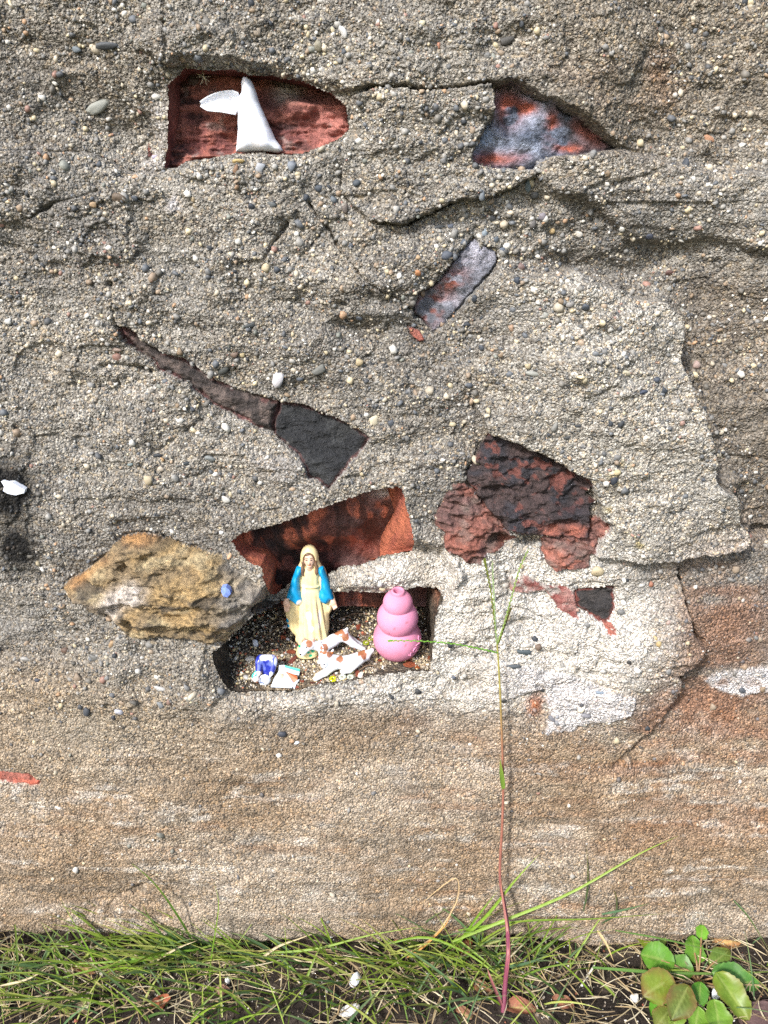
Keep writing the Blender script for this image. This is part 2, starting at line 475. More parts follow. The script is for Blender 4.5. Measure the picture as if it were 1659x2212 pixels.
# flakes: thin layers that have come away leave low ragged steps
ft_ = 5.0 * (0.5 + 0.75 * fbm(X / 0.13 + .3 * fbm(X / .03, Z / .03, 3, 37), Z / 0.085, 4, 36))
fl_ = np.floor(ft_); h += 0.0028 * rough_amt * (fl_ + sstep(0.40, 0.60, ft_ - fl_) - 2.5)

def crack(pts, depth, w):
    global h
    d = line_d(pts)
    h -= depth * np.exp(-(d / (w * (0.45 + 0.75 * VAR))) ** 2) * (0.25 + 0.95 * VAR)

# plates of mortar that stand proud, with the open joints along their edges
def plate(k, height, fade=None, e=3.0, groove=0.0, gw=4.0):
    global h
    s = sd[k]
    f = 1.0 if fade is None else fade
    h += height * ins(s, e) * f
    if groove:
        h -= groove * np.exp(-((s - gw * 0.6) / (gw * (.4 + .6 * VAR))) ** 2) * f * (0.1 + 1.1 * VAR)

plate('T1', 0.009, (0.25 + 0.75 * sstep(-160, 180, V)) * sstep(250, 390, U) * sstep(1480, 1240, U), 4, 0.004, 5)
plate('BL', 0.014, sstep(640, 380, V) * sstep(760, 560, U), 4, 0.006, 4)
plate('R3', 0.011, 0.5 + 0.5 * sstep(700, 900, U), 3, 0.006, 4)
plate('RB', 0.012, sstep(1120, 1230, U), 14, 0.002, 5)
plate('R1', 0.028, sstep(880, 1330, U + 0.2 * (V - 800)) * (1 - .45 * sstep(1000, 1190, V)), 3, 0.004, 4)
s = sd['R1']
edge_r = sstep(1250, 1420, U) * sstep(1195, 1150, V)
h -= edge_r * np.where(s > 0, 0.003 + 0.015 * (1 - np.exp(-s / 38)) * np.exp(-(s / 170) ** 2), 0)
h -= 0.012 * sstep(1060, 1150, U) * np.where(s > 0, np.exp(-(s / 34) ** 2), 0) * sstep(700, 640, V) * (1 - edge_r)
plate('LB', 0.010, None, 9, 0.0, 4)
s = sd['RL']
h -= 0.017 * ins(s, 3) * sstep(1720, 1480, V)
h -= 0.010 * np.exp(-((s + 3) / 4) ** 2) * sstep(1660, 1560, V) * (U < 1600)
# a second, lower layer under the big plate
h -= 0.010 * blob(1000, 490, 110, 46) + 0.013 * blob(1230, 520, 160, 55, 8) + 0.011 * blob(1260, 575, 150, 26, 8)
h -= 0.020 * blob(275, 290, 70, 62) + 0.010 * blob(130, 270, 130, 55) + 0.008 * blob(270, 838, 72, 30, 6)
h -= 0.010 * blob(930, 1120, 60, 80) + 0.006 * blob(880, 960, 150, 26, -8)
h += 0.012 * blob(620, 1010, 210, 60, 18) * sstep(1150, 1080, V + 0.37 * (U - 500)) + 0.010 * blob(300, 1080, 260, 90)
h += 0.007 * blob(430, 1430, 120, 60) + 0.006 * blob(1040, 1260, 60, 40) + 0.006 * blob(1040, 1380, 90, 70)
h += 0.006 * blob(560, 620, 260, 120) - 0.007 * blob(700, 690, 120, 30, 20) + 0.006 * blob(850, 800, 190, 70)
# steps that run in at an angle
for pts, hh, w in [([(240,610),(246,660),(252,700)], 0.009, 5), ([(65,475),(135,440),(175,428),(225,412)], 0.010, 4),
                   ([(668,440),(705,490),(740,545),(770,585),(830,630),(893,668)], 0.010, 3.2), ([(575,555),(598,520),(620,485)], 0.007, 3.5),
                   ([(364,0),(369,60),(372,110),(366,175)], 0.007, 5), ([(1005,1312),(1060,1302),(1098,1290)], 0.007, 3),
                   ([(1098,1245),(1100,1285)], 0.006, 3), ([(1106,1312),(1150,1330),(1185,1345)], 0.006, 3), ([(880,485),(930,460),(975,440),(1005,429)], 0.010, 4),
                   ([(1037,985),(1052,935)], 0.010, 3), ([(900,1193),(918,1215),(940,1222)], 0.005, 3), ([(1090,1425),(1060,1412),(1030,1425)], 0.004, 3),
                   ([(1250,1448),(1330,1450),(1460,1448)], 0.008, 4), ([(1330,1662),(1360,1630),(1400,1585)], 0.006, 6), ([(235,1955),(262,1925),(325,1905)], 0.007, 6),
                   ([(420,860),(440,905),(360,960),(300,1010)], 0.005, 6), ([(200,800),(250,790),(330,805)], 0.008, 6), ([(545,1215),(570,1262)], 0.004, 3)]:
    crack(pts, hh, w)
# white patches are thin skims standing a little proud; the foot of the wall is undercut
h += 0.0022 * ins(sd['WP'], 3) + 0.0022 * ins(sd['WQ'], 3)
foot = sstep(2008, 2040, V + 10 * fbm(U / 60, V / 200, 3, 41) + 18 * sstep(600, 200, U))
h -= 0.016 * foot
h += 0.010 * sstep(1650, 1990, V) * (1 - foot)

# bricks and stones set in the mortar
lab = np.zeros(U.shape, np.int16)
def piece(k, idx, depth, relief, cr=0.006, cw=3.0):
    """Level a region to its own relief, with a crack round it."""
    global h
    s = sl[k]; m = ins(s, 2.0)
    loc = h * 0.35 + depth + relief
    h = h * (1 - m) + loc * m
    if cr:
        h -= cr * np.exp(-((s - 0.5) / cw) ** 2) * (1.3 * VAR - 0.1).clip(0, 1)
    lab[s < 0] = idx

q = lambda a, b, sx, sz, o, sdd: fbm(X / sx, Z / sz, o, sdd)
piece('S1', 1, -0.006, 0.008 * ridged(X / 0.05, Z / 0.06, 4, 51) * 0.6 + 0.0065 * q(0, 0, .013, .011, 5, 52) + 0.006 * blob(1140, 290, 40, 90, 20), 0.006)
piece('S2', 2, -0.002, 0.006 * q(0, 0, .018, .014, 5, 53) - 0.005 * blob(925, 660, 26, 36, 30), 0.010, 3)
piece('S2B', 11, 0.003, 0.002 * q(0, 0, .01, .01, 3, 54), 0.003, 2)
piece('S3A', 3, -0.003, 0.005 * q(0, 0, .014, .009, 4, 55) - 0.006 * sstep(-14, -2, sl['S3A']), 0.004, 2.5)
piece('S3B', 4, -0.007, 0.0065 * q(0, 0, .016, .010, 5, 56) + 0.00005 * (V - 960), 0.005, 3)
dst = np.clip(-sl['S4'], 0, 200)
piece('S4', 5, 0.001, (0.026 - 0.008 * sstep(420, 560, U)) * (1 - np.exp(-dst / 42)) + 0.013 * ridged(X / 0.045, Z / 0.022, 5, 57) * sstep(0, 25, dst)
      + 0.008 * q(0, 0, .012, .008, 5, 58) - 0.012 * blob(275, 1218, 14, 10) - 0.008 * blob(250, 1250, 20, 60, -30), 0.010, 4)
piece('S5B', 7, 0.001, 0.008 * ridged(X / 0.04, Z / 0.018, 4, 59) + 0.008 * q(0, 0, .01, .007, 5, 60), 0.004)
piece('S5C', 8, 0.001, 0.006 * ridged(X / 0.04, Z / 0.02, 4, 61) + 0.008 * q(0, 0, .01, .007, 5, 62), 0.006)
piece('S5', 6, 0.004, 0.007 * ridged(X / 0.05, Z / 0.03, 5, 63) + 0.0085 * q(0, 0, .011, .007, 5, 64), 0.008)
h -= 0.022 * blob(1082, 1168, 22, 15, 30) + 0.026 * blob(1145, 1172, 26, 15) + 0.008 * blob(1060, 1120, 60, 6, 45)
piece('S6B', 10, 0.0005, 0.003 * q(0, 0, .015, .01, 4, 65), 0.002)
piece('S6', 9, -0.004, 0.004 * ridged(X / 0.04, Z / 0.014, 4, 66) + .004 * q(0, 0, .01, .007, 4, 69), 0.005)
piece('S6C', 13, 0.002, 0.003 * q(0, 0, .01, .01, 3, 67), 0.004, 2)
piece('S7', 12, 0.000, 0.003 * q(0, 0, .02, .01, 3, 68), 0.006, 3)
lab[(lab == 0) & (sd['R1'] < 0) & (U > 1010)] = 14
lab[(lab == 0) & (sd['R3'] < 0)] = 15
lab[(lab == 0) & (sd['RB'] < 0)] = 16
lab[(lab == 0) & (sd['LB'] < 0)] = 17

# the mouths of the niches keep near the wall plane
for k in ('N1', 'N2', 'N3'):
    m = sstep(26, 4, sl[k])
    h = h * (1 - 0.55 * m)
# grit: every grain of the surface has its own height
inview = ((U > -80) & (U < 1740)).astype(float)
grit = RNG.random(U.shape) ** 1.5
grit = grit * 0.65 + 0.35 * np.roll(grit, 1, 1)
h += inview * np.where(lab == 0, 0.0019, np.where(lab >= 14, 0.0019, 0.0008)) * grit * (0.55 + 0.45 * rough_amt)

# ---- colours of the stuff itself, with some shade painted in
def T(*c):
    return srgb(*c)
n_a = fbm(X / 0.10, Z / 0.10, 4, 71); n_b = fbm(X / 0.03, Z / 0.03, 4, 72); n_c = fbm(X / 0.16, Z / 0.020, 4, 73); n_d = fbm(X / 0.012, Z / 0.012, 3, 74)
tint = mixc(T(166, 162, 153), T(143, 140, 135), sstep(-.4, .5, n_a))
tint = mixc(tint, T(166, 158, 143), 0.6 * sstep(.05, .6, n_b))
tint = mixc(tint, T(190, 187, 178), 0.8 * ins(sd['R1'], 6) * sstep(980, 1280, U + 60 * n_b + 40 * n_a))
tint = mixc(tint, T(140, 127, 110), 0.7 * sstep(1400, 1520, U) * sstep(560, 640, V) * sstep(1220, 1150, V) * (sd['R1'] > 0))  # browner right of the big plate, with shade beyond its edge painted in
up_r = sstep(1050, 1300, U) * sstep(420, 250, V)
tint = mixc(tint, T(154, 142, 122), 0.7 * up_r)
tint = mixc(tint, T(172, 126, 84), 0.6 * up_r * sstep(.1, .55, fbm(X / .06, Z / .05, 3, 75)) * blob(1430, 160, 230, 80))
tint = mixc(tint, T(205, 198, 184), 0.8 * (blob(1290, 362, 95, 16, 4) + 0.9 * blob(1430, 395, 260, 10, 4)).clip(0, 1) * sstep(-.5, .3, n_d))
gl = tint.mean(-1, keepdims=True); tint = tint * .62 + gl * .38 * np.array([1.0, .995, .98])
brown = T(168, 146, 120)
tint = mixc(tint, mixc(T(184, 170, 152), brown, sstep(-.45, .5, n_a + .3 * n_b)), 0.85 * sstep(1480, 1640, V + 60 * n_a + 70 * sstep(500, 100, U)))
tint = mixc(tint, T(166, 158, 144), 0.8 * blob(230, 1560, 330, 130) )
rust = T(152, 112, 88)
tint = mixc(tint, rust, 0.9 * np.clip(blob(1560, 1600, 190, 150) + blob(1570, 1330, 140, 140) * .8 + blob(1300, 1720, 320, 130) * .35 + blob(1440, 1600, 70, 110, -20) * .6, 0, 1) * sstep(-.6, .35, n_c + .5 * n_b))
tint = mixc(tint, T(205, 190, 178), 0.75 * blob(1480, 1630, 130, 60, -8) * sstep(-.15, .3, n_c + n_d * .5))
tint = mixc(tint, T(140, 95, 62), 0.5 * blob(1090, 1540, 300, 60) * sstep(-.2, .4, n_b))
n_s = fbm(X / .10 + .2 * n_b, Z / .006, 4, 78); n_t = fbm(X / .16, Z / .010, 4, 79); n_u = fbm(X / .05, Z / .02, 4, 80)
dip = sstep(1540, 1700, V)
tint = mixc(tint, T(146, 104, 70), 0.55 * dip * sstep(.0, .6, n_t * .6 + .5 * n_u + .3 * n_d) * (0.55 + .45 * sstep(300, 900, U)))
tint = mixc(tint, T(120, 112, 100), 0.55 * dip * sstep(.1, .5, fbm(X / .07, Z / .012, 4, 85)))
tint = mixc(tint, T(212, 208, 200), 0.62 * dip * sstep(.05, .55, n_s * .55 + .5 * n_u + .45 * n_d - .02) )
pale = np.clip(blob(1060, 1340, 175, 130) + blob(900, 1230, 130, 40) + blob(1180, 1230, 130, 40) + blob(1190, 1400, 190, 90) + blob(1000, 1460, 150, 70) + .6 * blob(760, 1500, 230, 30, -3), 0, 1)
pale = np.clip(pale + .8 * blob(1330, 1330, 110, 90), 0, 1) * sstep(1490, 1430, U)
tint = mixc(tint, T(226, 223, 217), 0.97 * pale * sstep(-1.3, -.1, n_b))
tint = mixc(tint, T(230, 227, 222), 0.7 * blob(1110, 1330, 80, 40, 25) + 0.5 * blob(860, 1225, 90, 22, -10) + .6 * blob(1120, 1430, 120, 30, 10) * sstep(-.3, .3, n_b))
tint = mixc(tint, T(150, 138, 120), 0.35 * pale * sstep(.15, .5, fbm(X / .03, Z / .02, 4, 77)))
tint = mixc(tint, T(222, 220, 222), 0.92 * np.clip(ins(sd['WP'], 4) * sstep(940, 1150, U + 30 * n_b) + ins(sd['WQ'], 4), 0, 1) * sstep(-.9, -.2, n_d))
tint = mixc(tint, T(206, 200, 190), 0.6 * ins(sd['WP'], 4) * sstep(1180, 1000, U))
tint = mixc(tint, T(176, 98, 48), 0.85 * blob(1158, 1522, 20, 22) * sstep(-.5, 0, n_d + n_b))
tint = mixc(tint, T(200, 196, 190), 0.7 * (blob(270, 838, 62, 22, 6) + blob(620, 1500, 90, 12, 4) + blob(30, 1703, 55, 12) + blob(760, 1880, 110, 9, -14) * .6 + blob(120, 1945, 120, 7, -4) * .5).clip(0, 1) * sstep(-.7, .1, n_d))
tint = mixc(tint, T(214, 212, 216), 0.8 * (blob(380, 440, 14, 18) + blob(600, 1010, 60, 22, 12) * .4 + blob(345, 255, 20, 60) * .5 + blob(325, 345, 30, 24) * .6).clip(0, 1))
SOOT = np.clip(1.5 * blob(20, 1058, 58, 60) + 1.4 * blob(34, 1188, 44, 48), 0, 1) * sstep(-1.0, .1, n_b + n_d)
tint = mixc(tint, T(30, 30, 31), 0.97 * SOOT)
tint = mixc(tint, T(176, 158, 60), 0.6 * (blob(1305, 985, 34, 34) + blob(1320, 1080, 26, 20) + blob(1365, 1150, 22, 14) + .7 * blob(480, 375, 16, 14)).clip(0, 1) * sstep(.0, .4, n_d))
tint = mixc(tint, T(110, 104, 96), 0.4 * (blob(150, 160, 260, 130) + blob(500, 60, 300, 60) * .5).clip(0, 1))  # upper left: shadow painted into the tint
tint = mixc(tint, T(120, 108, 92), 0.55 * foot)  # shade below the overhanging foot painted into the tint

def fired(c, k=0.72, s=0.22):
    """Weathered brick: dustier and darker than the fresh clay."""
    l = c.mean(-1, keepdims=True)
    return k * (c * (1 - s) + l * s)
def rockmix(a, b, n, lo=-.2, hi=.2):
    return mixc(a, b, sstep(lo, hi, n))
n_e = fbm(X / 0.022, Z / 0.016, 4, 81); n_f = fbm(X / 0.008, Z / 0.006, 3, 82)
c1 = rockmix(T(96, 106, 126), T(160, 172, 194), n_e, -.35, .35)
c1 = mixc(c1, T(54, 50, 52), sstep(1185, 1235, U + 40 * n_e) * .85)
c1 = mixc(c1, T(172, 84, 58), np.clip(blob(1095, 225, 40, 40) + blob(1065, 345, 60, 16) + blob(1190, 265, 16, 30) + blob(1225, 320, 34, 10) + blob(1140, 235, 20, 14) + blob(1270, 290, 40, 16, 35) * .7, 0, 1) * sstep(-.35, .05, n_e + .5 * n_f + .2))
c2 = mixc(mixc(T(112, 114, 124), T(158, 156, 168), sstep(-.3, .3, n_e)), T(142, 70, 46), np.clip(blob(975, 610, 40, 22, -50) * sstep(-.2, .2, n_f + .1) + blob(925, 665, 34, 34) * sstep(-.5, .1, n_e + n_f), 0, 1))
c3a = mixc(rockmix(T(74, 64, 60), T(112, 96, 88), n_f + .4 * n_e), T(128, 84, 80), np.clip(sstep(-9, -2, sl['S3A'] + 5 * n_f) * (n_e > -.1) + sstep(300, 260, U) * .7, 0, 1))
c3b = mixc(rockmix(T(44, 45, 48), T(60, 61, 62), n_e), T(112, 72, 68), sstep(-7, -2, sl['S3B'] + 3 * n_f) * .8)
c4 = rockmix(T(176, 148, 104), T(148, 128, 98), n_e, -.3, .3)
c4 = mixc(c4, T(188, 168, 130), sstep(.1, .5, fbm(X / .03, Z / .012, 4, 83)))
c4 = mixc(c4, T(84, 77, 68), sstep(.1, .42, fbm(X / .018, Z / .009, 4, 84)) * .8)
c4 = mixc(c4, T(206, 194, 182), np.clip(blob(268, 1278, 36, 22, -30) + blob(300, 1262, 24, 20) + .7 * blob(250, 1310, 20, 30), 0, 1) * sstep(-.6, 0, n_f + .3))
c4 = mixc(c4, T(196, 146, 92), np.clip(blob(185, 1242, 60, 10, -35) + blob(290, 1164, 60, 8), 0, 1) * .8)
c4 = mixc(c4, T(120, 112, 104), blob(200, 1300, 50, 22, 20) * .7) * .98
c4 = mixc(c4, T(150, 146, 140), sstep(455, 540, U + 30 * n_e) * .7)
c5 = mixc(rockmix(T(82, 64, 62), T(58, 54, 60), n_e), T(138, 74, 60), sstep(.12, .42, n_f + .5 * n_e) * .8)
c5 = mixc(c5, T(46, 46, 54), blob(1235, 1110, 50, 36) * .8)
c5 = mixc(c5, T(200, 112, 86), np.clip(blob(1185, 1143, 18, 12) + blob(1238, 1143, 24, 14), 0, 1) * sstep(-.5, 0, n_f + .2))
c5b = mixc(rockmix(T(168, 96, 76), T(140, 96, 88), n_e), T(96, 72, 66), sstep(.15, .45, n_f) * .6)
c5b = mixc(c5b, T(202, 102, 66), blob(985, 1170, 60, 26) * .6 + blob(1090, 1180, 30, 20) * .6)
c5b = mixc(c5b, T(66, 58, 44), blob(1075, 1165, 26, 16) * .7)
c5c = mixc(rockmix(T(192, 112, 88), T(150, 96, 84), n_e), T(212, 112, 76), sstep(.1, .4, n_f) * .7)
c5c = mixc(c5c, T(150, 134, 122), sstep(.05, .5, fbm(X / .014, Z / .01, 4, 87)) * .5)
c5b = mixc(c5b, T(146, 130, 118), sstep(.05, .5, fbm(X / .014, Z / .01, 4, 88)) * .5)
c6 = mixc(rockmix(T(72, 66, 64), T(58, 54, 54), n_e), T(150, 72, 58), np.clip(sstep(-7, -1, sl['S6'] + 4 * n_f), 0, 1))
c6b = mixc(rockmix(T(150, 78, 70), T(176, 130, 120), n_e), T(190, 182, 172), sstep(.0, .35, n_f + .3 * n_e) * .8)
c7 = rockmix(T(220, 108, 78), T(160, 92, 76), n_e)
for idx, c in ((1, c1), (2, c2), (3, c3a), (4, c3b), (5, c4), (6, c5), (7, c5b), (8, c5c), (9, c6), (10, c6b), (11, c7), (12, c7), (13, c7)):
    mm = lab == idx
    tint[mm] = fired(c[mm], 0.95 if idx in (1, 2, 11, 12, 13) else 0.62 if idx in (7, 8) else 0.8, 0.3 if idx in (7, 8) else 0.15) if idx != 5 else c[mm]

_r0, _r1 = np.searchsorted(VA, [1150, 1360]); _c0, _c1 = np.searchsorted(UA, [500, 1040])
OFF = np.zeros(U.shape); OFF[_r0:_r1, _c0:_c1] = offs(U[_r0:_r1, _c0:_c1], V[_r0:_r1, _c0:_c1])
P3 = on_y(U, V, OFF); P3[..., 1] -= h                       # every point of the face
H_GRID = h
nr_, nc_ = U.shape
ridx = np.arange(nr_ * nc_).reshape(nr_, nc_)
quads = np.stack([ridx[:-1, :-1], ridx[1:, :-1], ridx[1:, 1:], ridx[:-1, 1:]], -1).reshape(-1, 4)
hole = (sl['N1'] < 0) | (sl['N2'] < 0) | (sl['N3'] < 0)
hq = hole.ravel()[quads].all(1)
lq = np.sort(lab.ravel()[quads], 1)[:, 2]
lq = lab.ravel()[quads[:, 0]]
grain_show = 1 - .75 * np.clip(pale * .8 + ins(sd['WP'], 5) + ins(sd['WQ'], 5), 0, 1) - .30 * lowr * (1 - pale)
grain_show = np.clip(grain_show - .55 * sstep(.05, .4, fbm(X / .05, Z / .035, 5, 86)), .12, 1)
Pf = P3.reshape(-1, 3); Tf = np.concatenate([tint.reshape(-1, 3), grain_show.reshape(-1, 1)], 1)

wall = empty('rubble_wall', (0, 0, 0))
tag(wall, 'weathered wall of pebbly grey mortar with bricks and stones showing through', 'wall')

def wall_part(name, idx, mat, label=None):
    f = quads[(lq == idx) & ~hq]
    if len(f) == 0:
        return None
    ids, inv = np.unique(f, return_inverse=True)
    o = obj(name, Pf[ids], inv.reshape(-1, 4), mat, wall, True, Tf[ids])
    if label:
        o['label'] = label
    return o

wall_part('mortar_face', 0, M_MORTAR)
wall_part('mortar_slab', 14, M_MORTAR, 'large pale slab of pebbly mortar with a broken right edge')
wall_part('mortar_slab', 15, M_MORTAR, 'mortar slab between upper niche and blue-grey brick')
wall_part('mortar_ledge', 16, M_MORTAR, 'whitened mortar ledge at right below the blue-grey brick')
wall_part('mortar_ledge', 17, M_MORTAR, 'pale mortar ledge between brick recess and shelf')
wall_part('burnt_brick', 1, M_CLINKER, 'triangular blue-grey burnt brick with rusty red patches')
wall_part('burnt_brick', 2, M_CLINKER, 'slanting grey and rust brick sliver')
wall_part('burnt_brick', 3, M_CLINKER, 'long thin black-brown brick edge running diagonally')
wall_part('burnt_brick', 4, M_CLINKER, 'flat black triangular brick face')
wall_part('field_stone', 5, M_STONE, 'large ochre stone with white quartz')
wall_part('burnt_brick', 6, M_CLINKER, 'rough dark burnt brick with red specks')
wall_part('brick', 7, M_BRICK, 'crumbling orange brick left of the dark burnt brick')
wall_part('brick', 8, M_BRICK, 'salmon brick corner below the dark burnt brick')
wall_part('burnt_brick', 9, M_CLINKER, 'small black brick end with red rim')
wall_part('brick', 10, M_BRICK, 'mortar-smeared red brick face beside small black brick')
wall_part('brick', 11, M_BRICK, 'tiny orange brick chip set in mortar')
wall_part('brick', 12, M_BRICK, 'thin orange brick edge at the left of the wall')
wall_part('brick', 13, M_BRICK, 'orange brick crumb under small black brick')

# body of the wall behind the face
xs0, xs1 = float(X.min()), float(X.max()); zt = float(Z.max())
bv = [(xs0, .14, -.1), (xs1, .14, -.1), (xs1, .45, -.1), (xs0, .45, -.1), (xs0, .14, zt - .01), (xs1, .14, zt - .01), (xs1, .45, zt - .01), (xs0, .45, zt - .01)]
bf = [(0, 1, 5, 4), (1, 2, 6, 5), (2, 3, 7, 6), (3, 0, 4, 7), (4, 5, 6, 7), (3, 2, 1, 0)]
obj('wall_core', bv, bf, M_MORTAR, wall, False, T(140, 132, 118))
top_n = 200
tx = np.linspace(xs0, xs1, top_n); ft = P3[0]
tyf = np.interp(tx, ft[:, 0], ft[:, 1])
tv = np.vstack([np.stack([tx, tyf, np.full(top_n, zt)], 1), np.stack([tx, np.full(top_n, .46), np.full(top_n, zt)], 1)])
tf = np.array([[i, i + 1, top_n + i + 1, top_n + i] for i in range(top_n - 1)])
obj('wall_top', tv, tf, M_MORTAR, wall, False, T(150, 142, 128))
for sx, col in ((xs0, 0), (xs1, -1)):
    ed = P3[:, col]
    ev = np.vstack([ed, np.stack([ed[:, 0], np.full(len(ed), .46), ed[:, 2]], 1)])
    n_ = len(ed)
    obj('wall_end', ev, np.array([[i, i + 1, n_ + i + 1, n_ + i] for i in range(n_ - 1)]), M_MORTAR, wall, False, T(150, 142, 128))

# ------------------------------------------------------------------ niches
def surf_at(u, v):
    """Point of the wall face at a place of the photograph (grid lookup)."""
    c = np.clip(np.searchsorted(UA, u), 0, nc_ - 1); r = np.clip(np.searchsorted(VA, v), 0, nr_ - 1)
    return P3[r, c]

def niche_liner(name, poly, depth, col_fn, mat, inset_fn=None, rings=26, n=420, amp=0.0022, label=None, seed=0):
    pr = resample(poly, n)
    c0 = pr.mean(0)
    outer = on_y(pr[:, 0], pr[:, 1], offs(pr[:, 0], pr[:, 1]))
    # outline widened by a hair so that the mortar lip covers it
    cen = outer.mean(0); dirn = outer - cen; dirn /= np.linalg.norm(dirn, axis=1)[:, None]
    outer = outer + dirn * 0.0012
    ys = surf_at(pr[:, 0], pr[:, 1])[:, 1]
    vs, cs = [], []
    for k in range(rings):
        t = k / (rings - 1)
        p = outer.copy()
        p[:, 1] = ys * (1 - t) + depth * t + 0.0015
        if inset_fn is not None:
            p = p + inset_fn(pr, t)
        s = np.arange(n)
        nn = fbm(p[:, 0] / .02 + seed, p[:, 1] / .012 + p[:, 2] / .02, 4, 91 + seed)
        p -= dirn * (amp * nn * sstep(0, .15, t))[:, None]
        vs.append(p); cs.append(fired(col_fn(p, pr, t), 0.85 if mat is M_BRICK else 0.8))
    vs = np.concatenate(vs); cs = np.concatenate(cs)
    i = np.arange(n); j = (i + 1) % n
    f = np.concatenate([np.stack([k * n + i, k * n + j, (k + 1) * n + j, (k + 1) * n + i], 1) for k in range(rings - 1)])
    o = obj(name, vs, f, mat, wall, True, cs)
    if label:
        o['label'] = label
    return o

def niche_back(name, box, depth, relief_fn, col_fn, mat, step=2.4, label=None, dark=0.8):
    u0, v0, u1, v1 = box
    ua = np.arange(u0, u1, step); va = np.arange(v0, v1, step)
    uu, vv = np.meshgrid(ua, va)
    p = on_y(uu, vv, depth if not callable(depth) else depth(uu, vv))
    p[..., 1] -= relief_fn(uu, vv, p[..., 0], p[..., 2])
    c = fired(col_fn(uu, vv, p[..., 0], p[..., 2]), dark)
    nr2, nc2 = uu.shape
    ri = np.arange(nr2 * nc2).reshape(nr2, nc2)
    f = np.stack([ri[:-1, :-1], ri[1:, :-1], ri[1:, 1:], ri[:-1, 1:]], -1).reshape(-1, 4)
    o = obj(name, p.reshape(-1, 3), f, mat, wall, True, c.reshape(-1, 3))
    if label:
        o['label'] = label
    return o

def gb(u, v, cu, cv, ru, rv, rot=0.0):
    a = R(rot); du, dv = u - cu, v - cv
    x = (du * math.cos(a) + dv * math.sin(a)) / ru; y = (-du * math.sin(a) + dv * math.cos(a)) / rv
    return np.exp(-(x * x + y * y))

# upper niche: a brick that has lost its face
def n1_rel(u, v, x, z):
    m = sstep(235, 300, v + 25 * fbm(u / 30, v / 30, 2, 3))
    r = 0.015 * ridged(x / .045, z / .014, 5, 101) * (.35 + .65 * m) + 0.007 * fbm(x / .02, z / .014, 5, 102)
    r += 0.020 * gb(u, v, 710, 265, 55, 60) * (0.6 + 0.5 * ridged(x / .03, z / .03, 3, 103)) + 0.010 * m * sstep(285, 345, v)
    r += 0.014 * gb(u, v, 645, 235, 36, 22) + 0.008 * gb(u, v, 630, 300, 40, 20)
    return r
def n1_col(u, v, x, z):
    n = fbm(x / .02, z / .01, 4, 104); n2 = fbm(x / .007, z / .005, 3, 105)
    c = mixc(T(134, 72, 66), T(88, 56, 54), sstep(-.3, .3, n))
    c = mixc(c, T(190, 110, 88), sstep(.25, .6, ridged(x / .045, z / .014, 5, 101)) * .7)
    c = mixc(c, T(172, 92, 72), sstep(.05, .4, n2) * sstep(230, 330, v) * .8)
    c = mixc(c, T(200, 116, 100), gb(u, v, 715, 270, 50, 55) * .9)
    c = mixc(c, T(170, 160, 150), gb(u, v, 620, 195, 30, 26) * 1.0)
    c = mixc(c, T(160, 150, 144), sstep(.25, .5, fbm(x / .012, z / .012, 3, 106)) * .45)
    return c
def n1_lcol(p, pr, t):
    n = fbm(p[:, 0] / .02, p[:, 2] / .012 + p[:, 1] / .01, 3, 107)
    c = mixc(T(128, 66, 60), T(150, 82, 70), sstep(-.3, .4, n))
    return mixc(c, T(150, 140, 128), sstep(.10, .0, t) * np.ones(len(n)) * (pr[:, 1] > 300))
def n1_in(pr, t):
    o = np.zeros((len(pr), 3)); o[:, 0] = np.where(pr[:, 0] < 372, .006 * t, 0.0); return o
niche_back('brick', (330, 110, 790, 400), 0.033, n1_rel, n1_col, M_BRICK, dark=0.85, label='hollowed red brick at the back of the upper niche')
niche_liner('brick_socket', N1, 0.048, n1_lcol, M_BRICK, n1_in, label='broken red brick edge around the upper niche', seed=1)

# lower niche: the tilted brick-shaped socket behind the statuette
def n2_rel(u, v, x, z):
    return 0.005 * fbm(x / .05, z / .03, 3, 111) + 0.0045 * ridged(x / .012 + z / .03, z / .05, 3, 112) * sstep(760, 600, u) + 0.004 * fbm(x / .012, z / .02, 4, 113) + 0.006 * gb(u, v, 835, 1170, 20, 14)
def n2_col(u, v, x, z):
    n = fbm(x / .012 + z / .04, z / .045, 4, 114); n2 = fbm(x / .02, z / .02, 4, 115)
    c = mixc(T(182, 90, 54), T(104, 60, 52), sstep(-.25, .2, n2))
    c = mixc(c, T(44, 36, 38), sstep(-.05, .25, n) * sstep(840, 600, u) * .92)
    c = mixc(c, T(50, 36, 34), sstep(.32, .42, ridged(x / .03, z / .05, 3, 123)) * .8)
    c = mixc(c, T(136, 96, 90), sstep(690, 800, u) * sstep(-.4, .4, n2) * .6)
    c = mixc(c, T(176, 160, 152), gb(u, v, 825, 1065, 22, 10))
    c = mixc(c, T(186, 96, 72), gb(u, v, 790, 1180, 40, 16) * .6)
    return c
def n2_lcol(p, pr, t):
    n = fbm(p[:, 0] / .02, p[:, 2] / .02 + p[:, 1] / .02, 3, 116)
    return mixc(T(204, 104, 58), T(176, 84, 58), sstep(-.3, .4, n))
def n2_in(pr, t):
    o = np.zeros((len(pr), 3))
    o[:, 0] = np.where(pr[:, 0] > 862, -.042 * t, 0.0) * sstep(855, 872, pr[:, 0]) + np.where(pr[:, 0] < 600, .004 * t, 0)
    o[:, 2] = np.where((pr[:, 0] > 600) & (pr[:, 1] > 1150 - .1 * (pr[:, 0] - 760)), -.035 * t, 0.0)
    return o
niche_back('brick', (440, 1000, 940, 1310), lambda u, v: 0.040 + 0.040 * sstep(1150, 1215, v + .25 * (u - 650)), n2_rel, n2_col, M_BRICK, dark=1.1, label='mottled orange and black brick back of the lower recess')
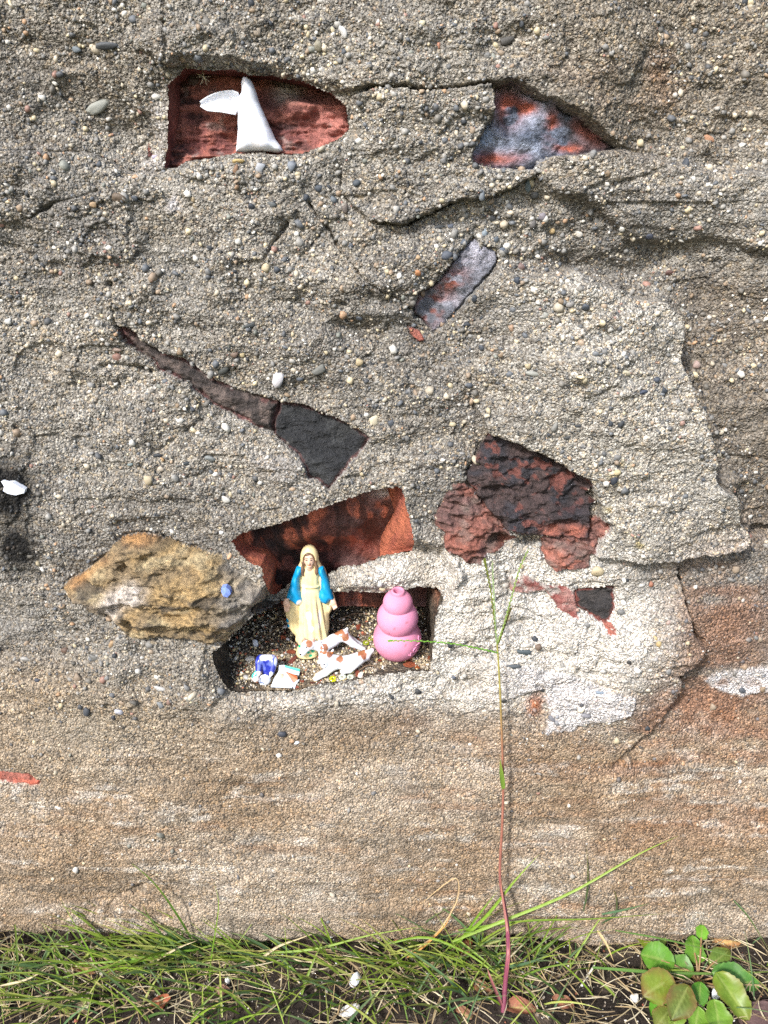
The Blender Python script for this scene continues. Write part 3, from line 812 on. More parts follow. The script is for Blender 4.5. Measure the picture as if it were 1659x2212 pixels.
niche_liner('brick_socket', N2, 0.085, n2_lcol, M_BRICK, n2_in, amp=0.0012, label='smooth orange side of the lower brick recess', seed=2)

# the shelf where the figurines stand
SHELF_D = 0.110
_fa = on_y(np.array([540.0, 930.0, 700.0]), np.array([1492.0, 1462.0, 1478.0]), 0.0)
FSX = (_fa[1][2] - _fa[0][2]) / (_fa[1][0] - _fa[0][0])      # the floor follows the lip
FSY = 0.36                                                  # and rises to the back
FZ0 = _fa[2][2] - FSX * _fa[2][0] + 0.001
def floor_z(x, y):
    return FZ0 + FSX * x + FSY * y
def on_floor(u, v, lift=0.0):
    d = ray(u, v)
    t = (FZ0 + lift + FSX * CAMN[0] + FSY * CAMN[1] - CAMN[2]) / (d[..., 2] - FSX * d[..., 0] - FSY * d[..., 1])
    return CAMN + d * t[..., None]
def n3_lcol(p, pr, t):
    n = fbm(p[:, 0] / .02, p[:, 2] / .02 + p[:, 1] / .02, 3, 117)
    c = mixc(T(120, 110, 96), T(92, 82, 70), sstep(-.3, .4, n))
    c = mixc(c, T(178, 104, 62), (gb(pr[:, 0], pr[:, 1], 950, 1285, 30, 40)) * (1 if t > .1 else 0) * .9)
    return c
def n3_in(pr, t):
    o = np.zeros((len(pr), 3))
    o[:, 0] = np.where(pr[:, 0] > 900, -.010 * t, 0) + np.where(pr[:, 0] < 560, -.004 * t, 0)
    return o
niche_liner('shelf_lining', N3, SHELF_D + 0.02, n3_lcol, M_MORTAR, n3_in, amp=0.003, seed=3)
def n3_rel(u, v, x, z):
    return 0.006 * fbm(x / .03, z / .02, 4, 118)
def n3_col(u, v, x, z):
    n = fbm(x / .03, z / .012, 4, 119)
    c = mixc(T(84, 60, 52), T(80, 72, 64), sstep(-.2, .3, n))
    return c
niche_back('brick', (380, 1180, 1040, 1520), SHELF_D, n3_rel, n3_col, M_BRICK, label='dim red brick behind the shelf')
fx = np.arange(-0.21, 0.058, 0.0009); fy = np.arange(-0.006, SHELF_D + 0.03, 0.0009)
FX, FY = np.meshgrid(fx, fy)
FZ = floor_z(FX, FY) + 0.004 * fbm(FX / .03, FY / .03, 3, 121) * sstep(0, .01, FY) + 0.0016 * RNG.random(FX.shape) ** 2 
fn = fbm(FX / .02, FY / .02, 4, 122)
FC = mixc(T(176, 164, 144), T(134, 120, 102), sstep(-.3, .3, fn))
FC = mixc(FC, T(70, 62, 54), sstep(.03, .07, FY + .01 * fn) * .7)  # painted shade: floor colour darkens towards the back of the niche
FC = mixc(FC, T(66, 60, 54), sstep(-.115, -.15, FX + .5 * FY) * .8)  # shadow under the ochre stone, painted on the left corner
r2, c2_ = FX.shape
ri = np.arange(r2 * c2_).reshape(r2, c2_)
ff = np.stack([ri[:-1, :-1], ri[:-1, 1:], ri[1:, 1:], ri[1:, :-1]], -1).reshape(-1, 4)
fp = np.stack([FX, FY, FZ], -1).reshape(-1, 3)
qu, qv = project(fp)
fk = (poly_sd(qu, qv, N3) < 4) | (fp[:, 1] > .016)
ff = ff[fk[ff].all(1)]
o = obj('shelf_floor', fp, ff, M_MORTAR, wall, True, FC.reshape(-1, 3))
o['label'] = 'gritty sand and dirt floor of the shelf'
# ------------------------------------------------------------------ pebbles in the mortar
def ico(sub):
    bm = bmesh.new(); bmesh.ops.create_icosphere(bm, subdivisions=sub, radius=1.0)
    v = np.array([x.co[:] for x in bm.verts]); f = np.array([[x.index for x in p.verts] for p in bm.faces])
    bm.free(); return v, f
ICO1, ICO1F = ico(1); ICO2, ICO2F = ico(2); ICO3, ICO3F = ico(3)

PAL = np.array([T(186, 170, 140), T(196, 176, 128), T(120, 118, 114), T(72, 80, 90), T(54, 60, 68), T(150, 120, 84), T(182, 132, 76), T(204, 198, 186), T(146, 142, 134), T(98, 92, 82), T(150, 98, 76), T(112, 116, 104)])
PAL = PAL * 0.72 + PAL.mean(1, keepdims=True) * 0.28
PALW = np.array([.14, .08, .14, .12, .09, .08, .03, .11, .12, .08, .02, .03]); PALW /= PALW.sum()

def rnd_rot(rng, n):
    q_ = rng.normal(size=(n, 4)); q_ /= np.linalg.norm(q_, axis=1)[:, None]
    w, x, y, z = q_.T
    return np.stack([np.stack([1-2*(y*y+z*z), 2*(x*y-z*w), 2*(x*z+y*w)], -1),
                     np.stack([2*(x*y+z*w), 1-2*(x*x+z*z), 2*(y*z-x*w)], -1),
                     np.stack([2*(x*z-y*w), 2*(y*z+x*w), 1-2*(x*x+y*y)], -1)], 1)

def stones_mesh(pos, rad, flat, cols, rng, vt=ICO1, ft=ICO1F, jag=0.18, up=None):
    """Many small stones as one mesh: jittered spheres, flattened, turned any way."""
    n = len(pos); m = len(vt)
    v = vt[None] * (1 + jag * rng.normal(size=(n, m, 1)))
    sc = np.stack([np.ones(n), flat, 0.5 * (1 + flat)], 1) * rng.uniform(.8, 1.25, (n, 3))
    v = v * sc[:, None]
    v = np.einsum('nij,nmj->nmi', rnd_rot(rng, n), v) * rad[:, None, None] + pos[:, None]
    f = (ft[None] + (np.arange(n) * m)[:, None, None]).reshape(-1, ft.shape[1])
    c = np.repeat(cols, m, 0)
    return v.reshape(-1, 3), f, c

def density(u, v):
    """How pebbly the mortar is: coarse in the middle, fine sand low down."""
    d = 0.5 + 1.6 * fbm(u / 80, v / 70, 4, 131)
    d = d * (1 - 0.88 * sstep(1480, 1640, v)) * (1 - 0.5 * sstep(1350, 1500, u) * sstep(1150, 1220, v))
    d += 0.7 * np.exp(-(((u - 830) / 330) ** 2 + ((v - 560) / 230) ** 2))
    d += 0.4 * np.exp(-(((u - 200) / 220) ** 2 + ((v - 1400) / 60) ** 2))
    d = d * (1 - .6 * np.exp(-(((u - 1100) / 190) ** 2 + ((v - 1350) / 130) ** 2)))
    return np.clip(d, 0.05, 1.4)

g_rng = np.random.default_rng(23)
NP = 52000
pu = g_rng.uniform(-70, 1730, NP); pv = g_rng.uniform(-60, 2030, NP)
keep = g_rng.random(NP) * 1.25 < density(pu, pv)
pu, pv = pu[keep], pv[keep]
ci = np.clip(np.searchsorted(UA, pu), 0, nc_ - 1); ri_ = np.clip(np.searchsorted(VA, pv), 0, nr_ - 1)
s_in = np.max([-sl[k_] for k_ in ('S1', 'S2', 'S3A', 'S3B', 'S4', 'S5', 'S5B', 'S5C', 'S6', 'S6B')], 0)
okp = (s_in[ri_, ci] < 3.5) & ~hole[ri_, ci] & (np.minimum(np.minimum(sl['N1'], sl['N2']), sl['N3'])[ri_, ci] > 3)
pu, pv, ci, ri_ = pu[okp], pv[okp], ci[okp], ri_[okp]
n_p = len(pu)
ppos = P3[ri_, ci].copy()
rad = 0.0007 + 0.0009 * g_rng.random(n_p) ** 2 + 0.0024 * g_rng.random(n_p) ** 9 + 0.0034 * g_rng.random(n_p) ** 26
flat = g_rng.uniform(.45, .95, n_p)
ppos[:, 1] += rad * 0.15
pc = PAL[g_rng.choice(len(PAL), n_p, p=PALW)] * g_rng.uniform(.75, 1.15, (n_p, 1))
pc *= (1 - .86 * SOOT[ri_, ci])[:, None]
lw = (.16 + .55 * pale[ri_, ci])[:, None]
pc = pc * (1 - lw) + tint[ri_, ci] * g_rng.uniform(.8, 1.2, (n_p, 1)) * lw
v_, f_, c_ = stones_mesh(ppos, rad, flat, pc, g_rng)
o = obj('gravel', v_, f_, M_PEBBLE, wall, True, c_)
o['kind'] = 'stuff'; o['label'] = 'sand and small pebbles bound in the mortar'

# the larger pebbles, one by one: (u, v, width, height, turn, colour)
BIG = [(203,222,66,24,-32,(150,152,140)), (598,815,32,42,10,(206,202,206)), (806,907,24,26,0,(206,190,150)), (742,73,17,27,-20,(206,204,196)), (962,548,26,21,0,(74,82,98)),
       (235,102,52,15,-4,(78,82,86)), (165,106,25,13,5,(108,120,130)), (547,446,15,15,0,(52,60,72)), (270,427,34,22,5,(112,88,66)), (686,797,38,20,-28,(112,112,102)),
       (484,1082,25,15,10,(196,190,178)), (476,1152,13,9,0,(214,212,208)), (322,1033,24,22,-10,(190,168,124)), (1287,1229,30,24,0,(206,182,132)), (1512,790,20,16,0,(176,140,126)),
       (1532,297,34,17,12,(186,120,74)), (1472,356,17,26,25,(62,70,82)), (517,348,28,10,-6,(204,166,84)), (513,368,12,26,25,(146,100,64)), (563,362,22,26,30,(160,164,172)), (632,360,20,24,10,(120,128,140)),
       (600,887,18,11,0,(60,64,66)), (495,750,14,12,0,(60,64,62)), (540,700,32,12,-14,(58,64,66)), (400,1000,16,10,0,(50,58,66)), (340,985,24,12,-10,(48,54,60)), (450,993,26,14,8,(120,128,126)), (280,1002,15,10,0,(120,140,140)),
       (350,990,10,9,0,(190,140,80)), (345,1010,20,12,0,(184,166,140)), (610,1573,20,15,-12,(64,68,80)), (12,694,17,15,0,(208,204,196)), (655,1010,14,10,0,(190,180,150)), (775,780,22,17,10,(186,160,110)), (507,764,18,14,0,(128,98,78)),
       (521,765,14,15,0,(196,170,112)), (250,772,24,16,-8,(150,100,80)), (250,756,22,10,0,(160,130,110)), (480,800,30,18,-20,(64,66,62)), (910,62,16,14,0,(210,196,150)), (690,105,18,22,0,(150,140,110)), (548,15,16,18,0,(50,56,64)),
       (560,75,22,20,0,(160,140,116)), (1115,65,12,14,0,(60,66,72)), (1065,105,14,14,0,(200,180,130)), (1088,96,42,17,-16,(76,72,68)), (945,106,10,12,0,(200,120,84)), (660,1198,12,8,0,(204,204,204)), (745,118,13,14,0,(74,80,90)),
       (1022,640,14,16,15,(58,66,78)), (1034,598,24,22,0,(112,104,92)), (1110,602,16,14,0,(60,70,86)), (1215,648,20,18,0,(140,136,130)), (1166,675,16,16,0,(150,150,138)), (1005,698,22,10,0,(50,56,64)), (1100,705,16,14,0,(176,132,96)), (1245,655,18,16,0,(70,78,90)),
       (990,588,16,24,25,(110,122,132)), (945,490,30,10,-4,(58,62,66)), (970,486,16,12,0,(90,100,118)), (1045,500,16,20,0,(130,146,160)), (1070,515,14,14,0,(84,96,110)), (1085,540,16,12,0,(86,98,116)), (1000,523,18,12,10,(84,96,112)), (1170,467,20,16,0,(128,120,130)), (1150,480,16,22,0,(106,102,98)),
       (1125,575,22,14,0,(128,96,88)), (1460,590,18,12,0,(110,70,60)), (1402,510,18,14,0,(64,72,92)), (1255,505,18,14,0,(190,182,168)), (1195,495,14,16,0,(204,166,100)), (1035,420,14,24,0,(112,122,132)), (1135,398,14,30,0,(92,112,118)), (900,552,14,10,0,(190,150,100)), (900,585,14,14,0,(204,120,60)),
       (1330,790,22,12,10,(190,178,140)), (1130,780,16,14,0,(190,166,116)), (1140,795,32,12,12,(150,150,138)), (1395,805,15,13,0,(66,74,90)), (1365,830,20,12,-20,(60,72,98)), (1410,828,18,16,10,(52,60,70)), (1297,895,14,14,15,(52,60,70)), (1235,903,26,9,-4,(56,62,66)), (1185,905,14,22,20,(130,128,120)),
       (1310,1018,16,22,10,(48,54,66)), (1210,930,20,10,0,(70,72,70)), (1150,968,18,10,0,(214,210,206)), (1315,1000,18,14,0,(200,180,120)), (1402,1257,14,12,0,(176,100,66)), (1350,1245,14,12,0,(60,66,74)), (1410,1372,14,12,0,(196,160,90)), (1130,1230,12,12,0,(200,168,112)),
       (1130,1405,40,12,8,(70,84,90)), (1160,1393,18,14,-30,(120,94,74)), (1155,1380,14,14,0,(60,66,74)), (970,1390,16,14,0,(50,54,60)), (1108,1430,34,10,-14,(76,84,92)), (900,1494,18,12,-10,(58,60,62)), (1085,1507,18,10,15,(60,58,54)), (1190,1547,22,9,30,(112,112,122)), (1250,1510,10,9,0,(80,80,84)), (1262,1535,22,11,0,(130,128,134)),
       (1170,1490,12,9,0,(60,60,62)), (1290,1484,26,8,10,(120,140,160)), (980,1462,10,9,0,(90,96,110)), (800,1450,14,9,0,(90,100,110)), (168,1460,22,16,0,(150,124,96)), (200,1420,24,14,0,(110,108,100)), (45,1433,22,12,0,(164,158,150)), (350,1475,30,10,4,(186,182,176)), (250,1540,12,10,0,(60,62,70)), (132,1415,20,12,0,(112,80,62)), (240,1390,12,20,35,(180,140,90)),
       (420,1485,26,10,0,(206,200,180)), (370,1500,12,12,0,(150,110,90)), (350,1510,20,14,0,(120,124,128)), (175,1520,14,10,0,(70,74,80)), (190,1530,16,20,0,(66,72,80)), (260,1527,20,16,0,(190,190,206)), (640,1596,14,8,0,(210,220,230)), (75,1475,14,10,0,(60,64,80)), (1350,1410,12,10,0,(60,60,60)), (1405,1360,10,10,0,(200,170,100)), (105,1205,14,9,0,(110,116,120)),
       (300,400,16,10,0,(120,112,100)), (370,340,18,10,0,(200,190,200)), (325,336,16,8,-10,(170,160,200)), (770,395,18,16,0,(66,76,88)), (720,430,16,16,0,(100,110,120)), (660,425,14,16,0,(54,62,74)), (690,405,20,16,0,(64,74,86)), (590,440,22,12,0,(90,96,96)), (745,450,16,22,0,(104,90,80)), (420,430,12,12,0,(190,160,110)), (215,440,20,16,0,(180,140,90)), (365,800,0,0,0,(0,0,0))]
b_rng = np.random.default_rng(31)
SHAPES = []
for k in range(9):
    v = ICO2.copy()
    for _ in range(7):      # cut facets
        nrm = b_rng.normal(size=3); nrm /= np.linalg.norm(nrm); d_ = b_rng.uniform(.55, .85)
        t_ = v @ nrm
        v = np.where((t_ > d_)[:, None], v - nrm * (t_ - d_)[:, None], v)
    v *= 1 + 0.05 * b_rng.normal(size=(len(v), 1))
    SHAPES.append(v)
MESHC = {}
def pebble_mesh(shape, col):
    key = (shape, col)
    if key not in MESHC:
        me = mesh_from('pebble', SHAPES[shape], ICO2F, False, srgb(*col)); me.materials.append(M_PEBBLE); MESHC[key] = me
    return MESHC[key]
def put_pebble(u, v, w, hgt, rot, col, name='pebble', parent=wall, sink=0.1, thick=0.5):
    c = int(np.clip(np.searchsorted(UA, u), 0, nc_ - 1)); r = int(np.clip(np.searchsorted(VA, v), 0, nr_ - 1))
    if 0 < lab[r, c] < 14 or hole[r, c]:
        return None
    p = P3[r, c]; s = px_size(p)
    el = math.atan2(CAM.z - p[2], 0.75)
    gm = sum(col) / 3; col = tuple(.92 * (.62 * x + .38 * gm) for x in col)
    o = bpy.data.objects.new(name, pebble_mesh(b_rng.integers(len(SHAPES)), tuple(int(x) for x in col)))
    scene.collection.objects.link(o); o.parent = parent
    a, b = 0.56 * w * s, 0.56 * hgt * s / math.cos(el)
    t = thick * min(a, b) + 0.001
    o.scale = (a, t, b)
    o.rotation_euler = (0, R(rot), 0)
    o.location = (p[0], p[1] + t * sink, p[2])
    return o
for b in BIG:
    if b[2] > 0:
        put_pebble(*b)
# further middling pebbles strewn over the coarse mortar
mk = 0
cols_q = [(186,170,140),(196,176,128),(120,118,114),(72,80,90),(54,60,68),(150,120,84),(160,134,104),(204,198,186),(146,142,134),(98,92,82),(130,128,124)]
while mk < 150:
    u, v = b_rng.uniform(0, 1659), b_rng.uniform(0, 1600)
    c = int(np.searchsorted(UA, u)); r = int(np.searchsorted(VA, v))
    if b_rng.random() * 1.3 > density(np.array(u), np.array(v)) or not (lab[r, c] == 0 or lab[r, c] >= 14) or hole[r, c]:
        continue
    w = b_rng.uniform(9, 17)
    put_pebble(u, v, w, w * b_rng.uniform(.6, 1), b_rng.uniform(-40, 40), cols_q[b_rng.integers(len(cols_q))])
    mk += 1
# ------------------------------------------------------------------ figurines: smooth solids meshed from distance fields
def surface_nets(fn, lo, hi, res):
    lo = np.array(lo, float); hi = np.array(hi, float)
    n = np.maximum(np.ceil((hi - lo) / res).astype(int), 4)
    ax = [lo[k] + np.arange(n[k] + 1) * res for k in range(3)]
    gx, gy, gz = np.meshgrid(*ax, indexing='ij')
    f = fn(gx, gy, gz)
    s = f < 0
    c = [s[i:n[0] + i, j:n[1] + j, k:n[2] + k] for i in (0, 1) for j in (0, 1) for k in (0, 1)]
    cnt = sum(x.astype(np.int8) for x in c)
    act = (cnt > 0) & (cnt < 8)
    idx = -np.ones(act.shape, np.int64)
    cells = np.argwhere(act)
    idx[act] = np.arange(len(cells))
    acc = np.zeros((len(cells), 3)); num = np.zeros(len(cells))
    offs = [(i, j, k) for i in (0, 1) for j in (0, 1) for k in (0, 1)]
    val = {o_: f[cells[:, 0] + o_[0], cells[:, 1] + o_[1], cells[:, 2] + o_[2]] for o_ in offs}
    for a in offs:
        for k in range(3):
            if a[k] == 0:
                b = list(a); b[k] = 1; b = tuple(b)
                fa, fb = val[a], val[b]
                m = (fa < 0) != (fb < 0)
                t = np.where(m, fa / np.where(fa == fb, 1, fa - fb), 0)
                p = np.tile(np.array(a, float), (len(cells), 1)); p[:, k] = t
                acc[m] += p[m]; num[m] += 1
    verts = lo + (cells + acc / num[:, None]) * res
    faces = []
    for k in range(3):
        u_, v_ = (k + 1) % 3, (k + 2) % 3
        sl0 = [slice(1, n[q_]) for q_ in range(3)]; sl1 = list(sl0)
        sl0[k] = slice(0, n[k]); sl1[k] = slice(1, n[k] + 1)
        a, b = s[tuple(sl0)], s[tuple(sl1)]
        for flip, m in ((False, a & ~b), (True, ~a & b)):
            e = np.argwhere(m)
            if len(e) == 0:
                continue
            e = e + np.array([0 if q_ == k else 1 for q_ in range(3)])
            def ci_(du, dv):
                g = e.copy(); g[:, u_] -= du; g[:, v_] -= dv
                return idx[g[:, 0], g[:, 1], g[:, 2]]
            qd = np.stack([ci_(1, 1), ci_(0, 1), ci_(0, 0), ci_(1, 0)], 1)
            faces.append(qd[:, ::-1] if flip else qd)
    return verts, np.concatenate(faces)

def L3(x, y, z):
    return np.sqrt(x * x + y * y + z * z)
def d_ell(x, y, z, c, r):
    k0 = L3((x - c[0]) / r[0], (y - c[1]) / r[1], (z - c[2]) / r[2])
    return (k0 - 1) * min(r)
def d_cone(x, y, z, a, b, ra, rb, sq=1.0):
    """Round cone from a to b; sq squashes it in depth."""
    a = np.array(a, float); b = np.array(b, float)
    d = b - a
    t = np.clip(((x - a[0]) * d[0] + (y - a[1]) * d[1] + (z - a[2]) * d[2]) / (d @ d), 0, 1)
    return L3(x - a[0] - t * d[0], (y - a[1] - t * d[1]) / sq, z - a[2] - t * d[2]) - (ra + (rb - ra) * t)
def smin(a, b, k):
    hh = np.clip(0.5 + 0.5 * (b - a) / k, 0, 1)
    return b * (1 - hh) + a * hh - k * hh * (1 - hh)
def smax(a, b, k):
    return -smin(-a, -b, k)
def d_pillow(x, y, z, poly, yc, th, rnd):
    """A rounded cushion with the outline poly in the x-z plane."""
    s_ = poly_sd(x[:, 0, :], z[:, 0, :], poly)[:, None, :]
    prof = th * np.sqrt(np.clip(1 - np.clip(1 + s_ / rnd, 0, 1) ** 2, 0, 1))
    d2 = np.abs(y - yc) - prof
    return np.where(s_ > 0, np.sqrt(np.maximum(s_, 0) ** 2 + np.maximum(np.abs(y - yc), 0) ** 2), np.maximum(d2 * .6, s_))

def solid(name, fn, lo, hi, res, mat, parent, col):
    v, f = surface_nets(fn, lo, hi, res)
    c = col(v[:, 0], v[:, 1], v[:, 2]) if callable(col) else np.tile(np.asarray(col), (len(v), 1))
    return obj(name, v, f, mat, parent, True, c)

def spot(x, y, z, c, r):
    """Soft-edged spot mask on a painted surface."""
    return sstep(1.15, .85, L3((x - c[0]) / r[0], (y - c[1]) / r[1], (z - c[2]) / r[2]))

M_PLASTIC = paint_material('painted_plastic', rough=0.5, spec=0.4, bump=0.15, scale=1.3, vary=0.12)
M_PORC = paint_material('glazed_porcelain', rough=0.18, spec=0.6, coat=0.5, scale=0.8, vary=0.04)
M_BISQUE = paint_material('matt_white_clay', rough=0.6, spec=0.3, subs=0.15, scale=60, vary=0.04)
M_RUBBER = paint_material('pink_rubber', rough=0.65, spec=0.25, bump=0.2, scale=700, vary=0.08)

def view_el(p):
    return math.atan2(CAM.z - p[2], p[1] - CAM.y)

# ---- statuette of a veiled woman: units are 1/100 of an enlarged view, z up from the hem
vp = on_floor(np.array(675.0), np.array(1410.0))
vscale = px_size(vp) * 11.9 / math.cos(view_el(vp)) * .935
sta = empty('statuette', vp + np.array([0, 0, 2.25 * vscale]), (R(-3), 0, 0)); sta.scale = (vscale * math.cos(view_el(vp)) * 1.03, vscale * .8, vscale)
tag(sta, 'painted statuette of a veiled woman in cream robe and blue mantle, arms lowered', 'statuette')
CREAM, BLUE, SKIN, HAIR, GREEN_ = T(226, 208, 158), T(8, 146, 198), T(214, 176, 150), T(108, 82, 62), T(16, 172, 128)
WHT = T(236, 232, 226)
def vcr(x, y, z):
    n = fbm(x * 1.3, z * 1.3 + y, 3, 141)
    c = mixc(np.tile(CREAM, (len(x), 1)), T(208, 186, 132), sstep(.1, .5, n) * .5)
    c = mixc(c, WHT, np.maximum.reduce([spot(x, 0, z, (-.3, 0, 5.2), (.55, 9, .8)), spot(x, 0, z, (-.25, 0, 4.1), (.3, 9, .7)), spot(x, 0, z, (.1, 0, 3.0), (.45, 9, .5)), spot(x, 0, z, (-1.15, 0, 9.6), (.28, 9, .7)), .7 * spot(x, 0, z, (1.6, 0, 4.4), (.3, 9, 1.6))]))
    return mixc(c, T(150, 116, 66), .7 * spot(x, 0, z, (-.45, 0, 6.0), (.35, 9, .14)))
def f_robe(x, y, z):
    th = np.arctan2(x, -(y))
    rr = 1.75 + (3.05 - 1.75) * np.clip((9.2 - z) / 9.2, 0, 1) ** 0.9
    fold = 0.16 * np.sin(th * 11 + 0.25 * z) * sstep(9.5, 6, z) + 0.10 * np.sin(th * 5 - 1.0 + .15 * z) * sstep(9.5, 4, z)
    r_ = np.sqrt(x * x + (y / .78) ** 2)
    skirt = smax(r_ - rr - fold, np.abs(z - 4.6) - 4.7, .3)
    torso = d_cone(x, y, z, (0, 0, 12.2), (0, 0, 9.6), 1.55, 1.62, .75)
    torso = torso - 0.06 * np.sin(x * 7) * sstep(12.5, 11, z) * sstep(9.8, 10.6, z)
    belt = L3(np.sqrt(x * x + (y / .78) ** 2) - 1.68, z - 10.0, 0) - .2
    sh = d_cone(x, y, z, (-1.4, .1, 12.3), (1.4, .1, 12.3), .8, .8, .9)
    return smin(smin(smin(skirt, torso, .4), belt, .12), sh, .4)
solid('robe', f_robe, (-4, -3.2, -.3), (4, 3.2, 14), .13, M_PLASTIC, sta, vcr)
CAPE = [(-1.6, 13.6), (-2.6, 12.8), (-3.9, 9.5), (-4.9, 7.0), (-5.0, 6.0), (-4.75, 3.6), (-4.55, 2.2), (-2.6, .1), (2.6, .1), (3.2, 1.8), (3.3, 4.6), (4.3, 6.2), (4.5, 7.2), (3.6, 10), (2.7, 12.8), (1.6, 13.6)]
def f_cape(x, y, z):
    return d_pillow(x, y + .12 * np.sin(x * 5 + z * .4), z, CAPE, .9, 1.15, .9)
solid('mantle_lining', f_cape, (-5.5, -.9, -.3), (5, 2.6, 14), .14, M_PLASTIC, sta,
      lambda x, y, z: mixc(vcr(x, y, z), BLUE, np.clip(sstep(1.2, 1.5, y) + spot(x, 0, z, (-4.7, 0, 3.6), (.5, 9, .42)) + spot(x, 0, z, (-4.5, 0, 2.7), (.42, 9, .36)), 0, 1)))
ML = [(-2.4, 13.4), (-1.4, 13.5), (-1.2, 12.6), (-1.9, 11.4), (-1.95, 9.4), (-1.3, 7.5), (-1.6, 6.8), (-2.5, 6.7), (-3.6, 7.5), (-4.5, 7.9), (-3.2, 11.5)]
MR = [(2.5, 13.4), (1.6, 13.4), (1.5, 12.4), (2.0, 11.2), (1.9, 9.6), (1.4, 8.2), (1.9, 7.2), (2.8, 6.8), (3.6, 7.6), (4.35, 7.6), (3.4, 11.0)]
def bcol(x, y, z):
    n = fbm(x * 2.2, z * 2.2, 3, 142)
    c = np.tile(BLUE, (len(x), 1))
    return mixc(c, WHT, np.clip(spot(x, 0, z, (-1.9, 0, 7.2), (.65, 9, .7)) * (n > -.15) + spot(x, 0, z, (-4.0, 0, 8.0), (.22, 9, .2)) + spot(x, 0, z, (-1.45, 0, 8.6), (.16, 9, .6)), 0, 1))
for poly, nm in ((ML, -1), (MR, 1)):
    solid('mantle', lambda x, y, z, poly=poly: d_pillow(x, y + .10 * np.sin(z * 3.2 + x * 3), z, poly, -.35, 1.35, 1.0), (-5, -2.2, 6), (5, 1.6, 14), .13, M_PLASTIC, sta, bcol)
def f_hand(sg):
    hx = -4.45 if sg < 0 else 4.15
    def fn(x, y, z):
        d = d_ell(x, y, z, (hx, -.75, 7.0), (.62, .42, .62))
        if sg < 0:
            for k in range(4):
                d = smin(d, d_cone(x, y, z, (hx - .35 + .26 * k, -.85, 6.7), (hx - .3 + .24 * k, -.9, 5.75 - .12 * (k in (1, 2))), .15, .11), .1)
            d = smin(d, d_cone(x, y, z, (hx + .4, -.8, 7.1), (hx + .75, -.95, 6.4), .17, .12), .12)
        else:
            for k in range(4):
                d = smin(d, d_cone(x, y, z, (hx - .1 + .2 * k, -.9, 6.8), (hx + .1 + .2 * k, -1.35, 6.2 + .12 * k), .16, .12), .1)
            d = smin(d, d_cone(x, y, z, (hx - .35, -.9, 7.0), (hx - .75, -1.15, 6.7), .17, .12), .12)
        return smin(d, d_cone(x, y, z, (hx - sg * .1, -.5, 7.5), (hx, -.7, 7.1), .5, .5), .2)
    return fn
solid('hand', f_hand(-1), (-6, -2, 5), (-3, .6, 8.4), .09, M_PLASTIC, sta, SKIN)
solid('hand', f_hand(1), (2.8, -2, 5.4), (5.6, .6, 8.4), .09, M_PLASTIC, sta, SKIN)
def f_head(x, y, z):
    d = d_ell(x, y, z, (0, -.75, 14.75), (1.0, 1.0, 1.3))
    d = smin(d, d_cone(x, y, z, (0, -1.62, 14.75), (0, -1.85, 14.25), .1, .17), .16)
    d = smin(d, d_ell(x, y, z, (0, -1.45, 13.75), (.45, .3, .25)), .2)
    d = smin(d, d_cone(x, y, z, (0, -.5, 13.9), (0, -.35, 12.6), .62, .75), .2)
    return d
def facecol(x, y, z):
    c = np.tile(T(222, 186, 162), (len(x), 1))
    c = mixc(c, T(70, 60, 62), np.maximum(spot(x, 0, z, (-.42, 0, 14.83), (.24, 9, .09)), spot(x, 0, z, (.42, 0, 14.83), (.24, 9, .09))) * (y < -1.2))
    c = mixc(c, T(120, 92, 74), np.maximum(spot(x, 0, z, (-.42, 0, 15.12), (.32, 9, .06)), spot(x, 0, z, (.42, 0, 15.12), (.32, 9, .06))) * (y < -1.1))
    c = mixc(c, T(186, 108, 76), spot(x, 0, z, (0, 0, 13.98), (.36, 9, .15)) * (y < -1.2))
    return mixc(c, T(178, 140, 106), spot(x, 0, z, (0, 0, 13.0), (.8, 9, .22)) * .7)
vhead = solid('head', f_head, (-1.5, -2.3, 12), (1.5, .6, 16.3), .08, M_PLASTIC, sta, facecol)
def f_hair(x, y, z):
    cap = np.maximum(d_ell(x, y, z, (0, -.62, 14.9), (1.14, 1.06, 1.42)), -d_ell(x, y, z, (0, -1.6, 14.35), (.92, 1.2, 1.28)))
    for sg in (-1, 1):
        cap = smin(cap, d_cone(x, y, z, (sg * 1.08, -.85, 14.7), (sg * 1.3, -1.0, 12.7), .26, .3), .2)
        cap = smin(cap, d_cone(x, y, z, (sg * 1.3, -1.0, 12.9), (sg * 1.2, -1.1, 12.1), .3, .14), .2)
    return cap + .05 * np.sin(z * 6 + x * 4)
solid('hair', f_hair, (-2, -2, 11.7), (2, .8, 16.6), .1, M_PLASTIC, vhead, HAIR)
def f_veil(x, y, z):
    d = d_ell(x, y, z, (0, -.3, 15.1), (1.6, 1.5, 2.05))
    d = smin(d, d_cone(x, y, z, (0, .1, 14.4), (0, .35, 12.9), 1.6, 2.35, .72), .5)
    cut = smin(d_ell(x, y, z, (0, -1.7, 14.5), (1.22, 1.6, 1.55)), d_cone(x, y, z, (0, -1.8, 14), (0, -1.9, 12.2), 1.25, 1.75, .95), .3)
    return smax(np.maximum(d, 12.4 - z), -cut, .12)
solid('veil', f_veil, (-3, -2.2, 12), (3, 2.4, 17.6), .1, M_PLASTIC, sta, lambda x, y, z: mixc(vcr(x, y, z), T(206, 190, 140), .5 * sstep(.2, .5, fbm(x, z, 3, 144))))
def f_base(x, y, z):
    return smax(d_ell(x, y, z, (-.9, -1.2, -1.6), (2.0, 1.7, 1.9)), -2.3 - z, .2)
